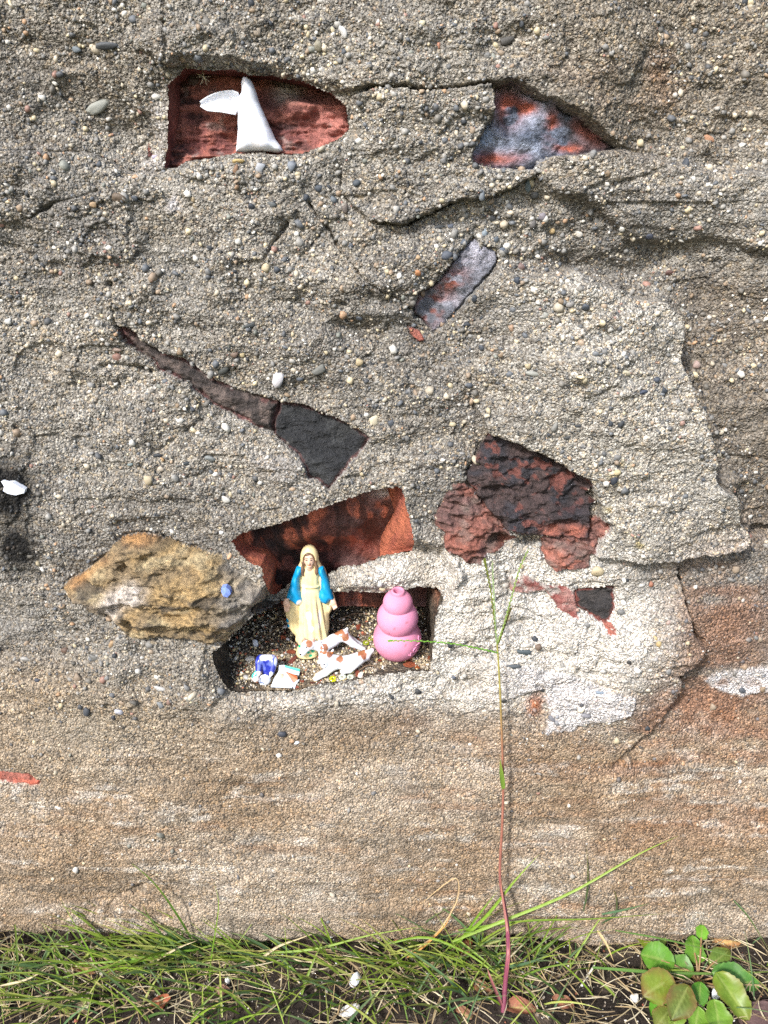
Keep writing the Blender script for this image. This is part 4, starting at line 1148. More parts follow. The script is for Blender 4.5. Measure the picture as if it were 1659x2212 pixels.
def basecol(x, y, z):
    c = np.tile(T(232, 216, 160), (len(x), 1))
    for cx, cz, rx, rz in ((-.55, -1.0, .35, .22), (.35, -.6, .45, .55), (-.1, -1.6, .32, .25), (-2.3, -.2, .35, .3)):
        c = mixc(c, GREEN_, spot(x, 0, z, (cx, 0, cz), (rx, 9, rz)))
    return c
solid('globe_base', f_base, (-3.2, -3.2, -2.6), (1.6, .8, .6), .11, M_PLASTIC, sta, basecol)

# ---- two porcelain terriers; x to the right, z up in the enlarged view (units of 1/100)
def dog_frame(u, v, name, label, tilt, lift=0.0, yaw=0):
    p = on_floor(np.array(float(u)), np.array(float(v)), lift)
    s_ = px_size(p) * 18.52
    o = empty(name, p, (R(tilt), 0, R(yaw))); o.scale = (s_, s_, s_)
    tag(o, label, 'figurine', 'porcelain dogs on the shelf')
    return o
PW, TAN = T(226, 229, 235), T(150, 88, 40)
dogA = dog_frame(711, 1424, 'dog_figurine', 'white porcelain terrier standing with ribbon collar, nose towards statuette base', -10, 0, 16)
# origin is at enlarged-view (960+..., ) place 690,420 -> x=(cx-1000)/100, z=(430-cy)/100
def f_dogA(x, y, z):
    d = d_cone(x, y, z, (-.55, 0, 1.55), (.6, 0, 2.2), .66, .62, .85)        # chest to loin
    d = smin(d, d_cone(x, y, z, (.6, 0, 2.2), (1.85, 0, 2.75), .6, .58, .85), .3)
    d = smin(d, d_cone(x, y, z, (-.6, 0, 1.7), (-1.55, -.15, 1.95), .62, .5, .85), .3)   # neck
    d = smin(d, d_ell(x, y, z, (-2.35, -.3, 2.2), (.75, .55, .55)), .3)                  # skull
    d = smin(d, d_cone(x, y, z, (-2.6, -.35, 2.0), (-3.15, -.45, 1.35), .42, .3, .9), .25)  # muzzle
    d = smin(d, d_cone(x, y, z, (1.9, -.25, 2.6), (2.9, -.3, 1.55), .55, .33, .8), .3)    # hind leg
    d = smin(d, d_cone(x, y, z, (2.9, -.3, 1.55), (4.1, -.35, .75), .33, .22), .2)
    d = smin(d, d_cone(x, y, z, (1.9, .3, 2.6), (3.0, .35, 1.75), .5, .3, .8), .3)
    d = smin(d, d_cone(x, y, z, (3.0, .35, 1.75), (4.1, .45, 1.0), .3, .2), .2)
    d = smin(d, d_cone(x, y, z, (-.75, -.3, 1.3), (-.95, -.4, .1), .42, .26), .25)       # fore legs
    d = smin(d, d_cone(x, y, z, (-.6, .3, 1.3), (-.7, .35, .1), .4, .24), .25)
    d = smin(d, d_ell(x, y, z, (-1.08, -.5, .02), (.32, .26, .18)), .12)
    return smin(d, d_cone(x, y, z, (2.15, 0, 3.1), (2.35, 0, 3.4), .16, .1), .12) - .07
def dogAcol(x, y, z):
    c = np.tile(PW, (len(x), 1)); n = .35 * fbm(x * 1.6, z * 1.6, 3, 151)
    m = np.maximum.reduce([spot(x + n, 0, z + n, (1.35, 0, 3.1), (.75, 9, .45)), spot(x, 0, z + n, (1.95, 0, 2.65), (.42, 9, .45)), spot(x + n, 0, z, (-.55, 0, 1.75), (.45, 9, .42)), spot(x, 0, z + n, (-.75, 0, 1.2), (.45, 9, .42)), spot(x, y, z, (-2.35, -.6, 2.45), (.42, .9, .4))])
    c = mixc(c, TAN, m * .95)
    c = mixc(c, T(40, 34, 32), np.maximum(spot(x, 0, z, (-2.72, 0, 2.15), (.09, 9, .09)) * (y < -.4), spot(x, y, z, (-3.38, -.45, 1.32), (.14, .4, .16))))
    return c
bodyA = solid('body', f_dogA, (-3.8, -1.1, -.4), (4.6, 1.1, 3.8), .085, M_PORC, dogA, dogAcol)
for ex, ey, s_ in ((-2.85, -.1, 0), (-1.85, -.45, 1)):
    solid('ear', lambda x, y, z, ex=ex, ey=ey: d_cone(x, y, z, (ex, ey, 2.55), (ex + .12, ey - .1, 3.0), .26, .12, .6), (-3.6, -1.2, 2), (-1.2, .6, 3.4), .07, M_PORC, bodyA, lambda x, y, z: mixc(np.tile(TAN, (len(x), 1)), T(226, 190, 180), sstep(-.15, -.3, y) * .5))
def f_ribbon(x, y, z):
    a = np.array([-.99, -.1, .12]); t = (x + 1.35) * .93 + (z - 1.85) * .37
    w = np.sqrt((y / .85) ** 2 + ((z - 1.85) * .93 - (x + 1.35) * .37) ** 2)
    d = np.maximum(np.abs(w - .56) - .09, np.abs(t) - .1)
    d = np.minimum(d, d_cone(x, y, z, (-1.0, -.5, 2.35), (-.72, -.75, 1.75), .09, .07))
    return np.minimum(d, d_ell(x, y, z, (-1.05, -.45, 2.42), (.2, .14, .14)))
solid('ribbon', f_ribbon, (-2.4, -1.1, .9), (-.3, 1, 2.9), .06, M_PORC, dogA, T(226, 228, 236))

dogB = dog_frame(730, 1463, 'dog_figurine', 'white porcelain terrier stretched out in front, tail raised, beside yellow beads', -24)
def f_dogB(x, y, z):
    d = d_cone(x, y, z, (-.2, 0, 1.7), (1.3, 0, 1.75), .72, .68, .85)
    d = smin(d, d_cone(x, y, z, (1.3, 0, 1.75), (3.1, .1, 2.5), .68, .6, .85), .3)
    d = smin(d, d_cone(x, y, z, (-.3, 0, 1.9), (-.9, -.2, 2.2), .6, .5, .9), .3)
    d = smin(d, d_ell(x, y, z, (-1.35, -.4, 2.45), (.6, .55, .6)), .25)
    d = smin(d, d_cone(x, y, z, (-1.5, -.6, 2.2), (-1.6, -.8, 1.5), .42, .3), .2)
    d = smin(d, d_cone(x, y, z, (-.4, -.3, 1.5), (-1.4, -.35, .6), .5, .34), .3)
    d = smin(d, d_cone(x, y, z, (-1.4, -.35, .6), (-2.55, -.4, -.1), .34, .24), .2)
    d = smin(d, d_cone(x, y, z, (-.3, .3, 1.4), (-1.3, .3, .7), .45, .3), .3)
    d = smin(d, d_cone(x, y, z, (-1.3, .3, .7), (-2.4, .25, .15), .3, .22), .2)
    d = smin(d, d_cone(x, y, z, (2.6, -.3, 2.2), (1.4, -.5, .95), .55, .32), .3)
    d = smin(d, d_cone(x, y, z, (1.4, -.5, .95), (.6, -.5, .72), .3, .24), .2)
    return smin(d, d_cone(x, y, z, (3.3, .1, 2.55), (3.95, 0, 3.1), .3, .2), .25) - .08
def dogBcol(x, y, z):
    c = np.tile(PW, (len(x), 1)); n = .3 * fbm(x * 1.7, z * 1.7, 3, 152)
    m = np.maximum.reduce([spot(x + n, 0, z + n, (.2, 0, 2.1), (.42, 9, .4)), spot(x, 0, z + n, (2.7, 0, 2.9), (.5, 9, .42)), spot(x + n, 0, z, (3.0, 0, 2.5), (.4, 9, .42)), spot(x, 0, z, (-1.55, 0, 3.0), (.3, 9, .3)), spot(x, 0, z, (-.95, 0, 2.75), (.34, 9, .4))])
    c = mixc(c, TAN, m * .95)
    return mixc(c, T(40, 34, 32), np.maximum(spot(x, 0, z, (-1.55, 0, 1.62), (.12, 9, .12)) * (y < -.8), spot(x, 0, z, (-1.75, 0, 2.35), (.08, 9, .08)) * (y < -.7)))
bodyB = solid('body', f_dogB, (-3.2, -1.4, -.6), (4.5, 1.1, 3.6), .085, M_PORC, dogB, dogBcol)
for ex, tx in ((-1.7, -1.72), (-.75, -.55)):
    solid('ear', lambda x, y, z, ex=ex, tx=tx: d_cone(x, y, z, (ex, -.3, 2.8), (tx, -.5, 3.25), .26, .1, .6), (-2.4, -1.1, 2.3), (0, .4, 3.6), .07, M_PORC, bodyB, lambda x, y, z: mixc(np.tile(TAN, (len(x), 1)), PW, sstep(2.95, 3.15, z)))

# ---- pink rubber toy of three stacked balls
tp = on_floor(np.array(858.0), np.array(1411.0))
ts = px_size(tp) * 51.5
toy = empty('rubber_toy', tp, (R(13), 0, 0)); toy.scale = (ts, ts, ts)
tag(toy, 'pink rubber dog toy of three stacked balls with hole on top', 'dog toy')
prof = []
def arc(cz, r, a0, a1, n, sq=.95):
    for k in range(n):
        a = R(a0 + (a1 - a0) * k / (n - 1)); prof.append((r * math.cos(a), cz + r * sq * math.sin(a)))
arc(.85, 1.0, -80, 45, 24); arc(1.95, .84, -33, 47, 18); arc(2.72, .60, -20, 62, 16)
prof += [(.285, 3.24), (.27, 3.32), (.25, 3.36), (.21, 3.375), (.18, 3.35), (.165, 3.28), (.16, 2.96), (.02, 2.9)]
pr_ = np.array(prof)
pz = np.convolve(np.pad(pr_[:, 1], 1, 'edge'), [.1, .8, .1], 'valid'); pxr = np.convolve(np.pad(pr_[:, 0], 1, 'edge'), [.1, .8, .1], 'valid')
pr_ = np.stack([pxr, pz], 1); pr_ = np.vstack([[0.0, pr_[0, 1] + .0], pr_])
NS = 72
ang = np.linspace(0, 2 * math.pi, NS, endpoint=False)
tv = np.stack([pr_[:, :1] * np.cos(ang), pr_[:, :1] * np.sin(ang), np.repeat(pr_[:, 1:], NS, 1)], -1).reshape(-1, 3)
k_ = np.arange(len(pr_) - 1)[:, None] * NS; i_ = np.arange(NS)[None]; j_ = (i_ + 1) % NS
tf_ = np.stack([k_ + i_, k_ + j_, k_ + NS + j_, k_ + NS + i_], -1).reshape(-1, 4)
PINK = T(212, 136, 164)
pn = fbm(tv[:, 0] * 1.5, tv[:, 2] * 1.5 + tv[:, 1], 3, 161)
tcol = mixc(np.tile(PINK, (len(tv), 1)), T(194, 122, 144), sstep(-.1, .5, pn) * .6)
for cx, cz in ((-.12, 2.05), (.35, 2.28), (-.35, 1.72), (.3, 1.2)):
    tcol = mixc(tcol, T(150, 90, 96), .7 * spot(tv[:, 0], 0, tv[:, 2], (cx, 0, cz), (.045, 9, .045)) * (tv[:, 1] < 0))
tbody = obj('body', tv, tf_, M_RUBBER, toy, True, tcol)
def text_mesh(txt, size):
    cu = bpy.data.curves.new('lettering', 'FONT'); cu.body = txt; cu.size = size; cu.extrude = 0.03; cu.align_x = 'CENTER'; cu.align_y = 'CENTER'; cu.resolution_u = 3
    to = bpy.data.objects.new('lettering', cu); scene.collection.objects.link(to)
    bpy.context.view_layer.update()
    me = bpy.data.meshes.new_from_object(to.evaluated_get(bpy.context.evaluated_depsgraph_get()))
    bpy.data.objects.remove(to); bpy.data.curves.remove(cu)
    return me
lm = text_mesh('KONG', .34)
co = np.array([v.co[:] for v in lm.vertices])
th0 = R(-38)            # towards the right of the front
phi = R(4)
rot_ = R(38)
lx = co[:, 0] * math.cos(rot_) - co[:, 1] * math.sin(rot_) * 1.0; ly = co[:, 0] * math.sin(rot_) + co[:, 1] * math.cos(rot_)
rr = 1.0 + co[:, 2] * .9
tt = th0 + lx / 1.0; ph = phi + ly / 1.0
lv = np.stack([rr * np.cos(ph) * np.cos(tt), rr * np.cos(ph) * np.sin(tt), .85 + .95 * rr * np.sin(ph)], -1)
lm.vertices.foreach_set('co', lv.astype(np.float32).ravel())
a_ = lm.color_attributes.new('tint', 'FLOAT_COLOR', 'POINT'); a_.data.foreach_set('color', np.tile(np.append(T(232, 150, 184), 1).astype(np.float32), len(lv)))
lm.materials.clear(); link('lettering', lm, M_RUBBER, tbody)

# ---- white ghost-like clay figure in the upper niche
GY = 0.006
gp = on_y(np.array(560.0), np.array(331.0), GY)
gs = px_size(gp) * 26.45
gho = empty('ghost_figure', gp, (0, 0, 0)); gho.scale = (gs, gs, gs)
tag(gho, 'white hooded clay figure with one arm held out in the upper niche', 'figurine')
def gx_(pts):
    return [((a - 831) / 100, (733 - b) / 100) for a, b in pts]
GB = gx_([(640,727),(665,560),(672,450),(678,380),(690,320),(715,290),(715,220),(735,182),(765,178),(800,210),(830,280),(850,360),(890,450),(930,540),(970,630),(1010,680),(1027,715),(990,733),(920,727),(870,720),(800,724),(720,730)])
def f_gho(x, y, z):
    bend = .16 * np.sin(x * 1.8 + z * .9) * sstep(4.2, 1.5, z) + .10 * np.sin(x * 4 - z * .7) * sstep(3, 0, z)
    d = d_pillow(x, y + bend, z, GB, 0.0, 1.05, .75)
    return np.maximum(d, -.02 - z)
solid('body', f_gho, (-2.3, -1.6, -.2), (2.3, 1.6, 5.9), .08, M_BISQUE, gho, lambda x, y, z: mixc(np.tile(T(224, 226, 233), (len(x), 1)), T(186, 182, 176), .6 * sstep(.15, .55, fbm(x * 1.1, z * 1.1, 4, 181)) + .5 * sstep(.35, .0, z)))
ns_, nt_ = 26, 14
sv = []
top_e = gx_([(700,300),(650,280),(600,282),(540,290),(490,305),(440,325),(405,345),(380,362)])
bot_e = gx_([(672,462),(640,458),(590,448),(540,440),(490,436),(440,430),(410,415),(383,395)])
te = resample(top_e, ns_, False); be = resample(bot_e, ns_, False)
for i in range(ns_):
    for j in range(nt_):
        t = j / (nt_ - 1)
        x_, z_ = te[i] * (1 - t) + be[i] * t
        y_ = -.75 + .95 * math.sin(math.pi * min(t * 1.15, 1)) ** .8 - .25 * t
        y_ *= 1 - .55 * i / ns_
        sv.append((x_, y_ * .8, z_))
sf = [(i * nt_ + j, i * nt_ + j + 1, (i + 1) * nt_ + j + 1, (i + 1) * nt_ + j) for i in range(ns_ - 1) for j in range(nt_ - 1)]
arm = obj('arm', sv, sf, M_BISQUE, gho, True, np.tile(T(220, 222, 228), (len(sv), 1)))
md = arm.modifiers.new('thick', 'SOLIDIFY'); md.thickness = .14; md.offset = 0
md = arm.modifiers.new('soft', 'SUBSURF'); md.levels = 1; md.render_levels = 1

# ---- broken porcelain: a headless bowing figure and a folded tray
bpz = on_floor(np.array(575.0), np.array(1472.0))
bs = px_size(bpz) * 18.52
blu = empty('broken_figurine', bpz, (R(-14), 0, 0)); blu.scale = (bs, bs, bs)
tag(blu, 'small broken porcelain figure in a cobalt blue coat, bent over', 'figurine')
CO, CL = T(40, 52, 150), T(96, 110, 190)
# x=(cx-270)/100, z=(740-cy)/100
def f_coat(x, y, z):
    d = d_cone(x, y, z, (-.55, 0, 2.6), (.75, 0, 2.6), .62, .6, .9)
    d = smin(d, d_cone(x, y, z, (-.75, -.25, 2.3), (-.8, -.5, 1.3), .45, .34), .25)
    d = smin(d, d_cone(x, y, z, (.95, -.25, 2.3), (.75, -.5, 1.35), .45, .34), .25)
    d = smin(d, d_cone(x, y, z, (.1, .2, 2.3), (.1, .2, .7), .75, .6, .8), .25)
    return d
def coatcol(x, y, z):
    n = fbm(x * 3 + y, z * 1.4, 3, 171)
    c = mixc(np.tile(CO, (len(x), 1)), CL, sstep(.1, .4, n))
    c = mixc(c, T(226, 226, 236), spot(x + .3 * n, 0, z + .3 * n, (.2, 0, 3.05), (.75, 9, .35)) + 0 * x)
    return mixc(c, T(200, 208, 230), spot(x, 0, z + .2 * n, (1.2, 0, 2.5), (.16, 9, .5)))
solid('coat', f_coat, (-1.6, -1.2, 0), (1.8, 1.1, 3.6), .08, M_PORC, blu, coatcol)
solid('sleeve', lambda x, y, z: smin(d_cone(x, y, z, (-.95, -.5, 1.3), (-1.25, -.6, .85), .3, .34), d_ell(x, y, z, (-1.2, -.6, .75), (.36, .34, .34)), .1), (-1.9, -1.2, .2), (-.4, .1, 1.8), .07, M_PORC, blu, T(70, 176, 160))
solid('hand', lambda x, y, z: smin(d_ell(x, y, z, (-.72, -.75, 1.25), (.26, .22, .28)), d_cone(x, y, z, (-.72, -.75, 1.2), (-.85, -.85, .85), .16, .12), .1), (-1.2, -1.3, .6), (-.2, -.3, 1.7), .06, M_PORC, blu, T(224, 214, 210))
solid('hand', lambda x, y, z: smin(d_ell(x, y, z, (.72, -.75, 1.2), (.24, .22, .26)), d_cone(x, y, z, (.72, -.75, 1.15), (.6, -.85, .85), .15, .12), .1), (.2, -1.3, .6), (1.2, -.3, 1.7), .06, M_PORC, blu, T(214, 214, 226))
solid('head', lambda x, y, z: smin(d_ell(x, y, z, (-1.05, -.85, .55), (.42, .36, .36)), d_ell(x, y, z, (-1.1, -1.1, .42), (.16, .16, .14)), .12), (-1.8, -1.5, 0), (-.4, -.2, 1.1), .06, M_PORC, blu, T(226, 206, 196))
solid('skirt', lambda x, y, z: np.maximum(d_ell(x, y, z, (-.1, -.5, .35), (.75, .6, .65)), -d_ell(x, y, z, (-.45, -.95, .35), (.5, .5, .42))), (-1.1, -1.3, -.4), (.8, .3, 1.1), .06, M_PORC, blu, lambda x, y, z: mixc(np.tile(T(226, 230, 236), (len(x), 1)), T(110, 120, 150), spot(x, 0, z, (-.4, 0, .05), (.4, 9, .08))))

tr0 = on_floor(np.array(615.0), np.array(1482.0))
tr = empty('broken_tray', tr0, (R(-8), 0, 0)); tr.scale = (bs, bs, bs)
tag(tr, 'pale porcelain tray fragment with green edge and brown panel', 'porcelain shard')
def slab(name, pts, th, col, parent, mat=M_PORC):
    """A thin plate through given 3-d corner points."""
    pts = np.array(pts, float); n = np.cross(pts[1] - pts[0], pts[2] - pts[0]); n /= np.linalg.norm(n)
    k = len(pts); v = np.vstack([pts - n * th / 2, pts + n * th / 2])
    f = [tuple(range(k))[::-1], tuple(range(k, 2 * k))] + [(i, (i + 1) % k, k + (i + 1) % k, k + i) for i in range(k)]
    o = obj(name, v, f, mat, parent, False, np.tile(col, (2 * k, 1)))
    md = o.modifiers.new('edge', 'BEVEL'); md.width = .035; md.segments = 2
    return o
# corners in the enlarged view: x=(cx-460)/100, z=(780-cy)/100, y is depth
slab('base_plate', [(-1.55, -.5, .1), (.9, -.55, .0), (1.5, .6, .9), (-.6, .7, 1.75), (-1.25, .1, .8)], .12, T(214, 224, 238), tr)
slab('back_panel', [(-.75, .75, 1.5), (1.6, .65, 1.05), (1.75, .75, 1.75), (-.1, .85, 2.25), (-.7, .85, 2.2)], .12, T(216, 226, 238), tr)
slab('green_edge', [(-.1, .72, 2.02), (1.7, .62, 1.5), (1.74, .66, 1.82), (.0, .76, 2.26)], .12, T(76, 190, 160), tr)
slab('brown_panel', [(.0, .5, 1.65), (1.45, .35, 1.1), (1.5, .05, .8), (1.1, -.1, .35), (.8, .1, .75)], .08, T(172, 92, 46), tr)
slab('fold', [(.6, -.1, .95), (1.0, -.3, .3), (1.15, -.55, -.25), (1.35, -.2, .3), (1.75, .2, .75), (1.45, .0, .75), (1.1, -.15, .4)], .1, T(220, 228, 240), tr)

# ------------------------------------------------------------------ loose bits on the shelf
def chip_mesh(name, col, seed, sharp=True, flat=.5):
    rg = np.random.default_rng(seed)
    v = ICO2.copy()
    for _ in range(9 if sharp else 4):
        nrm = rg.normal(size=3); nrm /= np.linalg.norm(nrm); d_ = rg.uniform(.35, .75)
        t_ = v @ nrm
        v = np.where((t_ > d_)[:, None], v - nrm * (t_ - d_)[:, None], v)
    v *= 1 + (.06 if sharp else .03) * rg.normal(size=(len(v), 1))
    cc = np.tile(col, (len(v), 1)) * (1 + .12 * rg.normal(size=(len(v), 1)))
    return mesh_from(name, v, ICO2F, not sharp, cc)
def chip(name, u, v, w, hgt, rot, col, label, cat, mat, group=None, seed=0, sharp=True, flat=.45, sink=.35):
    p = on_floor(np.array(float(u)), np.array(float(v)))
    s_ = px_size(p)
    me = chip_mesh(name, T(*col), seed, sharp); me.materials.append(mat)
    o = link(name, me)
    a = .58 * w * s_; b = .58 * hgt * s_
    o.scale = (a, b * 1.05, min(a, b) * flat * 1.6)
    o.rotation_euler = (R(15), 0, R(-rot))
    o.location = tuple(p + np.array([0, 0, o.scale[2] * sink]))
    tag(o, label, cat, group)
    return o
E2 = lambda cx, cy: (527 + .1852 * cx, 1338.6 + .1852 * cy)
E3 = lambda cx, cy: (779 + .0992 * cx, 1256.3 + .0992 * cy)
OR_, OR2, RD = (190, 104, 72), (176, 92, 66), (132, 76, 62)
BG = 'loose brick chips on the shelf'
CHIPS = [(*E2(455, 215), 15, 13, 10, OR_, 'orange brick chip at the left of the statuette hem'), (*E2(477, 155), 9, 9, 0, (172, 100, 80), 'small dull orange chip just above another left of the statuette'),
         (*E2(545, 388), 23, 16, -5, OR_, 'flat orange brick chip above the larger one, right of blue figure'), (*E2(578, 490), 28, 25, 20, (170, 98, 82), 'largest rounded brick chip, right of the blue figure'),
         (*E2(285, 262), 6, 5, 0, OR_, 'tiny orange crumb above the blue figure'), (*E2(1345, 100), 17, 20, 30, (182, 92, 66), 'orange brick chip behind the standing dog near pink toy'),
         (*E2(1410, 188), 15, 9, 10, (172, 112, 90), 'pinkish brick chip left of the pink toy'), (*E2(682, 640), 14, 16, 0, RD, 'dark red brick chip right of the porcelain tray'),
         (*E2(672, 722), 11, 9, 0, (176, 94, 70), 'small red chip at the tray corner'), (*E2(625, 790), 13, 9, 20, (190, 108, 84), 'salmon chip below the porcelain tray'), (*E2(805, 745), 14, 10, -20, (120, 74, 58), 'brown chip left of the stretched dog paw'),
         (*E2(872, 762), 13, 11, 40, (184, 116, 92), 'pale brick chip under the stretched dog paw'), (*E2(1330, 638), 14, 18, 0, (186, 104, 80), 'upright brick chip right of the yellow bead'), (*E2(1585, 480), 9, 6, 0, OR2, 'small orange chip below the pink toy left side'),
         (*E2(150, 455), 12, 22, 10, (128, 92, 64), 'brown chip left of the blue figure'), (*E2(470, 480), 10, 9, 0, RD, 'dark red chip between the blue figure and the largest chip'),
         (*E3(1080, 1640), 44, 15, -22, (196, 96, 52), 'long orange brick splinter touching the pink toy'), (*E3(1080, 1812), 30, 20, 10, (186, 100, 66), 'broad orange brick chip in front of the pink toy'),
         (*E3(1238, 1885), 14, 17, 20, (202, 106, 50), 'bright orange brick chip at right of the broad one'), (*E3(1478, 1692), 14, 17, -20, (184, 108, 72), 'orange brick chip by the right wall of the shelf'),
         (*E3(600, 1682), 18, 8, 10, (150, 92, 74), 'thin brown brick chip under the pink toy left edge'), (*E3(412, 1722), 10, 7, 20, (186, 96, 62), 'orange crumb between lying dog tail and pink toy'), (*E3(1440, 1405), 6, 9, 0, (206, 126, 50), 'small yellow-orange chip by the shelf side wall'),
         (*E3(90, 1170), 15, 10, 15, (170, 122, 96), 'tan chip left of the pink toy middle'), (*E3(325, 800), 6, 8, 0, (160, 104, 76), 'brown crumb against the pink toy left side')]
for k, (u, v, w, hh, rt, col, lb) in enumerate(CHIPS):
    chip('brick_chip', u, v, w, hh, rt, col, lb, 'brick chip', M_BRICK, BG, 300 + k)
WHC = [(*E2(125, 285), 15, 20, -20, (206, 208, 214), 'white shell shard behind the blue figure', 'shell'), (*E2(70, 465), 21, 13, 0, (196, 192, 184), 'whitish flat stone at the left end of the shelf', 'stone'),
       (*E2(480, 88), 10, 9, 0, (200, 200, 206), 'small white pebble left of the statuette hem', 'stone'), (*E2(1372, 660), 14, 17, 25, (214, 206, 190), 'white pebble at the shelf lip right of yellow bead', 'stone'),
       (*E2(515, 235), 8, 8, 0, (206, 208, 214), 'small white pebble right of orange chip by the statuette', 'stone'), (*E2(30, 680), 14, 12, 0, (170, 168, 166), 'grey stone at the lower left end of the shelf', 'stone'),
       (*E2(200, 235), 8, 6, 0, (190, 200, 190), 'tiny pale green pebble behind the white shell', 'stone'), (*E2(1370, 222), 7, 9, 0, (190, 188, 178), 'tiny pale pebble near the pinkish chip', 'stone')]
for k, (u, v, w, hh, rt, col, lb, ct) in enumerate(WHC):
    chip('shell_shard' if ct == 'shell' else 'pebble_stone', u, v, w, hh, rt, col, lb, ct, M_PEBBLE, None, 400 + k, False)
pb = on_floor(np.array(608.0), np.array(1463.0), 0.006)
me = chip_mesh('pebble_stone', T(196, 180, 152), 431, False); me.materials.append(M_PEBBLE)
o = link('pebble_stone', me); s_ = px_size(pb); o.scale = (13 * s_, 8 * s_, 10 * s_); o.rotation_euler = (0, R(28), 0); o.location = tuple(pb)
tag(o, 'cream pebble lying in the porcelain tray', 'stone')

def glass_mat(name, col):
    m, nt, p = new_mat(name)
    p.inputs['Base Color'].default_value = (*col, 1); p.inputs['Roughness'].default_value = .1
    p.inputs['Transmission Weight'].default_value = .35; p.inputs['IOR'].default_value = 1.45
    n1 = nd(nt, 'ShaderNodeTexNoise'); n1.inputs['Scale'].default_value = 3
    bp = nd(nt, 'ShaderNodeBump'); bp.inputs['Strength'].default_value = .15; nt.links.new(n1.outputs[0], bp.inputs['Height']); nt.links.new(bp.outputs[0], p.inputs['Normal'])
    return m
M_GY, M_GC, M_GO = glass_mat('glass_yellow', T(206, 210, 40)), glass_mat('glass_clear', T(206, 214, 196)), glass_mat('glass_olive', T(150, 160, 40))
def bead_mesh():
    pts = [(.22, .10), (.45, .30), (.75, .34), (.95, .2), (1, 0), (.92, -.2), (.6, -.3), (.22, -.18)]
    n = 28; a = np.linspace(0, 2 * math.pi, n, endpoint=False)
    p = np.array(pts); v = np.stack([p[:, :1] * np.cos(a), p[:, :1] * np.sin(a), np.repeat(p[:, 1:], n, 1)], -1).reshape(-1, 3)
    k = np.arange(len(p))[:, None] * n; k2 = ((np.arange(len(p)) + 1) % len(p))[:, None] * n; i = np.arange(n)[None]; j = (i + 1) % n
    return v, np.stack([k + i, k2 + i, k2 + j, k + j], -1).reshape(-1, 4)
bv_, bf_ = bead_mesh()
for cx, cy, w, mt, lb, up, rz in [(1040, 710, 17, M_GY, 'yellow glass bead, leftmost of three under the stretched dog', .002, 20), (1150, 686, 17, M_GC, 'clear glass bead between two yellow ones', .002, -15), (1240, 640, 18, M_GY, 'yellow glass bead with hole, lying on a clear one', .0055, 0),
                              (1243, 678, 16, M_GC, 'clear glass bead under the yellow one with a hole', .001, 0), (1483, 242, 13, M_GO, 'olive glass bead touching the pink toy', .002, 30), (1425, 290, 15, M_GO, 'olive glass bead left of pink toy, in front of the other', .002, 10)]:
    p = on_floor(np.array(E2(cx, cy)[0]), np.array(E2(cx, cy)[1]))
    me = mesh_from('glass_bead', bv_, bf_, True); me.materials.append(mt)
    o = link('glass_bead', me); s_ = px_size(p) * w * .5
    o.scale = (s_, s_, s_ * .8); o.rotation_euler = (R(20), R(rz * .3), R(rz)); o.location = tuple(p + np.array([0, 0, up]))
    tag(o, lb, 'bead', 'glass beads on the shelf')

# grit and small rubble on the shelf floor
s_rng = np.random.default_rng(77)
NG = 5200
gu = s_rng.uniform(-.235, .062, NG); gy_ = s_rng.uniform(.0, SHELF_D, NG)
gr_ = .0007 + .0010 * s_rng.random(NG) ** 2 + .0018 * s_rng.random(NG) ** 10
gz = floor_z(gu, gy_) + .004 * fbm(gu / .03, gy_ / .03, 3, 121) * sstep(0, .01, gy_) + gr_ * .3 + .0006
gc = np.array([T(186, 172, 142), T(206, 200, 190), T(150, 140, 124), T(96, 86, 74), T(70, 66, 62), T(176, 104, 76), T(196, 176, 130)])[s_rng.choice(7, NG, p=[.22, .16, .2, .16, .1, .06, .1])]
v_, f_, c_ = stones_mesh(np.stack([gu, gy_, gz], 1), gr_, s_rng.uniform(.4, .9, NG), gc, s_rng)
o = obj('shelf_grit', v_, f_, M_PEBBLE, wall, True, c_); o['kind'] = 'stuff'; o['label'] = 'sand and grit strewn over the shelf floor'

# dry twigs in the corner behind the statuette
M_TWIG = rock_material('twig_bark', 400, .3, .4, .0005)
def tube(pts, rads, n=6):
    pts = np.asarray(pts, float); m = len(pts)
    rads = np.broadcast_to(rads, (m,))
    tg = np.gradient(pts, axis=0); tg /= np.linalg.norm(tg, axis=1)[:, None] + 1e-12
    ref = np.array([0.03, 1, .02]); ref = np.where(np.abs(tg @ ref)[:, None] > .95, np.array([1., 0, 0]), ref)
    a = np.cross(tg, ref); a /= np.linalg.norm(a, axis=1)[:, None]; b = np.cross(tg, a)
    th = np.linspace(0, 2 * math.pi, n, endpoint=False)
    v = pts[:, None] + rads[:, None, None] * (a[:, None] * np.cos(th)[None, :, None] + b[:, None] * np.sin(th)[None, :, None])
    k = np.arange(m - 1)[:, None] * n; i = np.arange(n)[None]; j = (i + 1) % n
    f = np.stack([k + i, k + j, k + n + j, k + n + i], -1).reshape(-1, 4)
    f = np.vstack([f, np.array([[0, 0, 0, 0]])[:0]])
    return v.reshape(-1, 3), f
def curve_pts(ctrl, n):
    """Smooth curve through control points (Catmull-Rom)."""
    c = np.asarray(ctrl, float); c = np.vstack([2 * c[0] - c[1], c, 2 * c[-1] - c[-2]])
    m = len(c) - 3; out = []
    for t in np.linspace(0, m - 1e-6, n):
        i = int(t); f = t - i; p0, p1, p2, p3 = c[i:i + 4]
        out.append(.5 * ((2 * p1) + (-p0 + p2) * f + (2 * p0 - 5 * p1 + 4 * p2 - p3) * f * f + (-p0 + 3 * p1 - 3 * p2 + p3) * f ** 3))
    return np.array(out)
